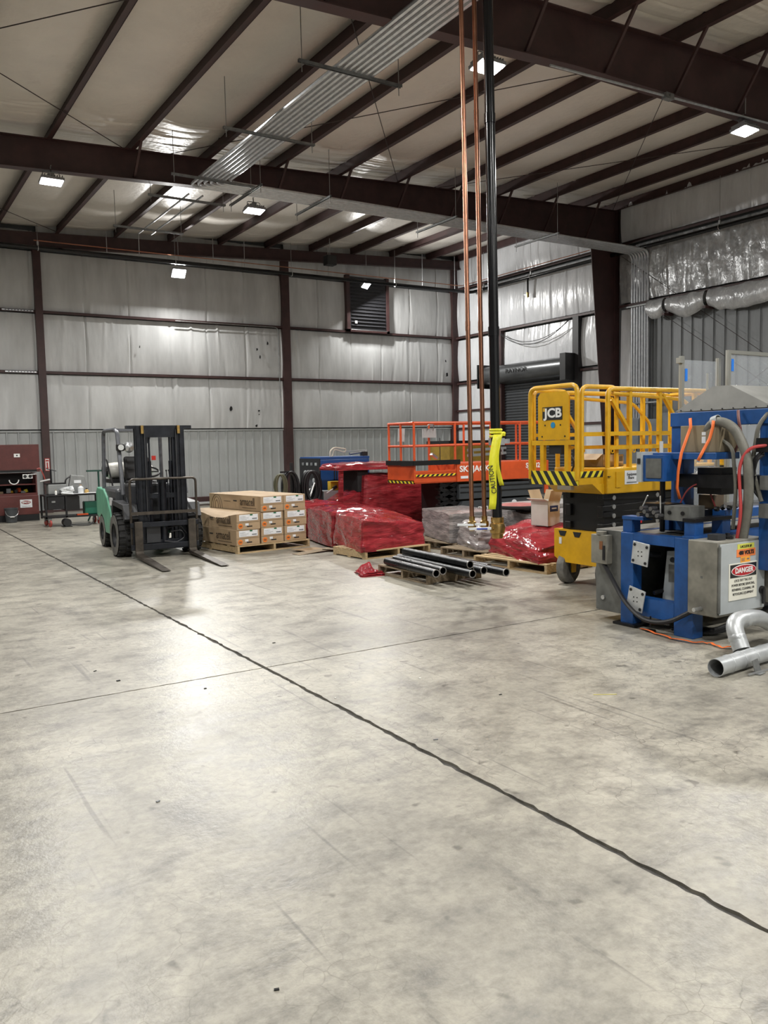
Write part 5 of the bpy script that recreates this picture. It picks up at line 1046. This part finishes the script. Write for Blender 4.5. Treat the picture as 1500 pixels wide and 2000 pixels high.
# long stock lying along the back wall
t = tag(M().tube([(8.1, 23.9, .09), (10.4, 23.9, .09)], .045, 10).build('stock_pipe', SILVER, smooth=True), 'bright steel pipe lying on the floor along the back wall', 'pipe')
tag(M().box(7.7, 24.25, .0, 10.6, 24.4, .26).build('stock_beam', mat('beam_dark', (.05, .02, .02), .5), bev=.01), 'dark red steel beam lying along the back wall behind the bright pipe', 'beam')
# ================================================================ welder rack behind the red loads
Wd = thing('welder', 'blue and black multi-operator welding machine with control dials', 'welder', (8.30, 15.62, 0)); WBL = mat('welder_blue', (.012, .075, .26), .35, var=.15, vs=3)
M().box(0, 0, .35, 1.22, .95, 1.45).build('case', WBL, Wd, bev=.015); M().box(0, -.005, 1.45, 1.22, .955, 1.50).build('top_cover', WBL, Wd); fp = M().box(-.02, 0, .35, 0, .95, 1.47).build('front_panel', mat('welder_black', (.012, .013, .016), .4), Wd)
for r_ in range(2):
    for q in range(2): M().cyl((-.05, .25+q*.40, 1.16-r_*.16), (-.02, .25+q*.40, 1.16-r_*.16), .05, 14).build('dial', ENC, fp); M().cyl((-.04, .13+q*.40, 1.16-r_*.16), (-.02, .13+q*.40, 1.16-r_*.16), .03, 12).build('dial', DGALV, fp)
for q in range(4): M().box(-.035, .12+q*.2, 1.32, -.02, .20+q*.2, 1.38).build('meter', INK if q % 2 else ENC, fp)
for r_ in range(3):
    for q in range(2): M().ob((-.06, .30+q*.28+r_*.08, .92-r_*.12), (.08, .20, .10), (.5, .3, 0)).build('cable_cover', FDARK, fp)
for k in range(8): M().box(.32+k*.055, -.008, 1.0, .345+k*.055, 0, 1.30).build('vent_slot', DARK, Wd)
text('Miller', .15, PAPER, Wd, (.50, -.006, .80), FY, ext=.003, bold=.003, shear=.2)
M().box(0, 0, .18, 1.22, .95, .35).build('skid', LBLK, Wd)
for y in (.1, .85):
    for x in (.15, 1.05): M().lathe([(0, -.04), (.13, -.04), (.13, .04), (0, .04)], (x, y, .13), (0, 1, 0), 16).build('wheel', TIRE, Wd)
M().tube(fillet([(.35, .2, 1.5), (.35, .2, 1.62), (.45, .2, 1.70), (.75, .2, 1.66), (.72, .2, 1.58), (.45, .2, 1.66), (.40, .2, 1.5)], .06), .018, 6).build('lifting_rope', mat('rope_tan', (.50, .45, .36), .7), Wd)
t = thing('grinder', 'angle grinder lying on top of the blue welding machine', 'grinder', (9.15, 15.85, 1.502)); M().cyl((0, 0, .05), (.4, 0, .10), .03, 10).build('grinder_body', DGALV, t, smooth=True); M().box(.30, -.05, 0, .44, .05, .09).build('grinder_head', BLACK, t); M().cyl((-.25, 0, .10), (.45, 0, .13), .01, 6).build('rod', SILVER, t)
def coil(x, y, z, rx, rz_, n, r, m, nm, lb, seed):
    t = thing(nm, lb, 'cable', (x, y, z)); R = random.Random(seed)
    for k in range(n):
        a = rx*R.uniform(.75, 1.1); b = rz_*R.uniform(.85, 1.12); o = R.uniform(-.10, .10); q = R.uniform(-.05, .05)
        M().tube([(q+a*cos(u)*.6+o*.3, o+a*cos(u)*.35*(-1 if k % 2 else -.8), -b+b*sin(u)) for u in [2*pi*j/22 for j in range(22)]], r, 6, True).build('loop', m, t, smooth=True)
coil(7.97, 15.42, 1.22, .24, .36, 14, .021, CABLE, 'cable_coil', 'thick coil of black welding cable hung beside the blue welder', 5)
coil(7.55, 15.55, 1.22, .22, .34, 10, .019, CABLE, 'cable_coil', 'coil of black cable hung on the pole left of the welder', 6)
coil(7.25, 15.35, 1.18, .16, .26, 6, .014, mat('hose_olive', (.10, .10, .06), .5), 'hose_coil', 'olive hose coil hanging left of the black pole', 7)
t = thing('cable_pole', 'black steel pole with a foot carrying the cable coils', 'pole', (7.62, 15.62, 0)); M().box(-.03, -.03, .02, .03, .03, 1.40).build('pole_tube', BLACK, t); M().box(-.25, -.25, 0, .25, .25, .02).build('foot', BLACK, t); M().bar((-.35, -.2, 1.22), (.05, 0, 1.22), .03, .03).build('hook_arm', BLACK, t)
for k in range(4): tag(M().tube(fillet([(8.2-.05*k, 15.72, .95-.06*k), (7.95-.08*k, 15.45, .7), (7.75-.1*k, 15.38, .35), (7.85-.1*k, 15.3, .03)], .15), .018, 6).build('welding_lead', CABLE if k % 2 else WHITE, smooth=True), ('white welding lead hanging from the welder panel, left one', 'black welding lead under the welder panel, left one', 'white welding lead hanging from the welder panel, right one', 'black welding lead under the welder panel, right one')[k], 'cable')
t = thing('yellow_case', 'small yellow case on a grey cart between welder and red load', 'case', (8.36, 15.30, .80)); M().box(0, 0, 0, .24, .14, .19).build('case_body', mat('case_yellow', (.65, .42, .03), .45), t, bev=.01); M().tube([(-.12, -.03, -.05), (.12, -.03, .08)], .012, 6).build('tool_handle', WHITE, t); M().ob((.08, -.03, .06), (.10, .04, .06), (0, -.5, 0)).build('tool_head', BLACK, t)
t = thing('tool_trolley', 'grey steel trolley in front of the blue welder', 'trolley', (8.18, 15.27, 0)); M().box(0, 0, .25, .5, .30, .80).build('body', ENC, t, bev=.01)
for x in (.06, .44):
    for y in (.04, .28): M().lathe([(0, -.02), (.12, -.02), (.12, .02), (0, .02)], (x, y, .12), (0, 1, 0), 14).build('wheel', TIRE, t)
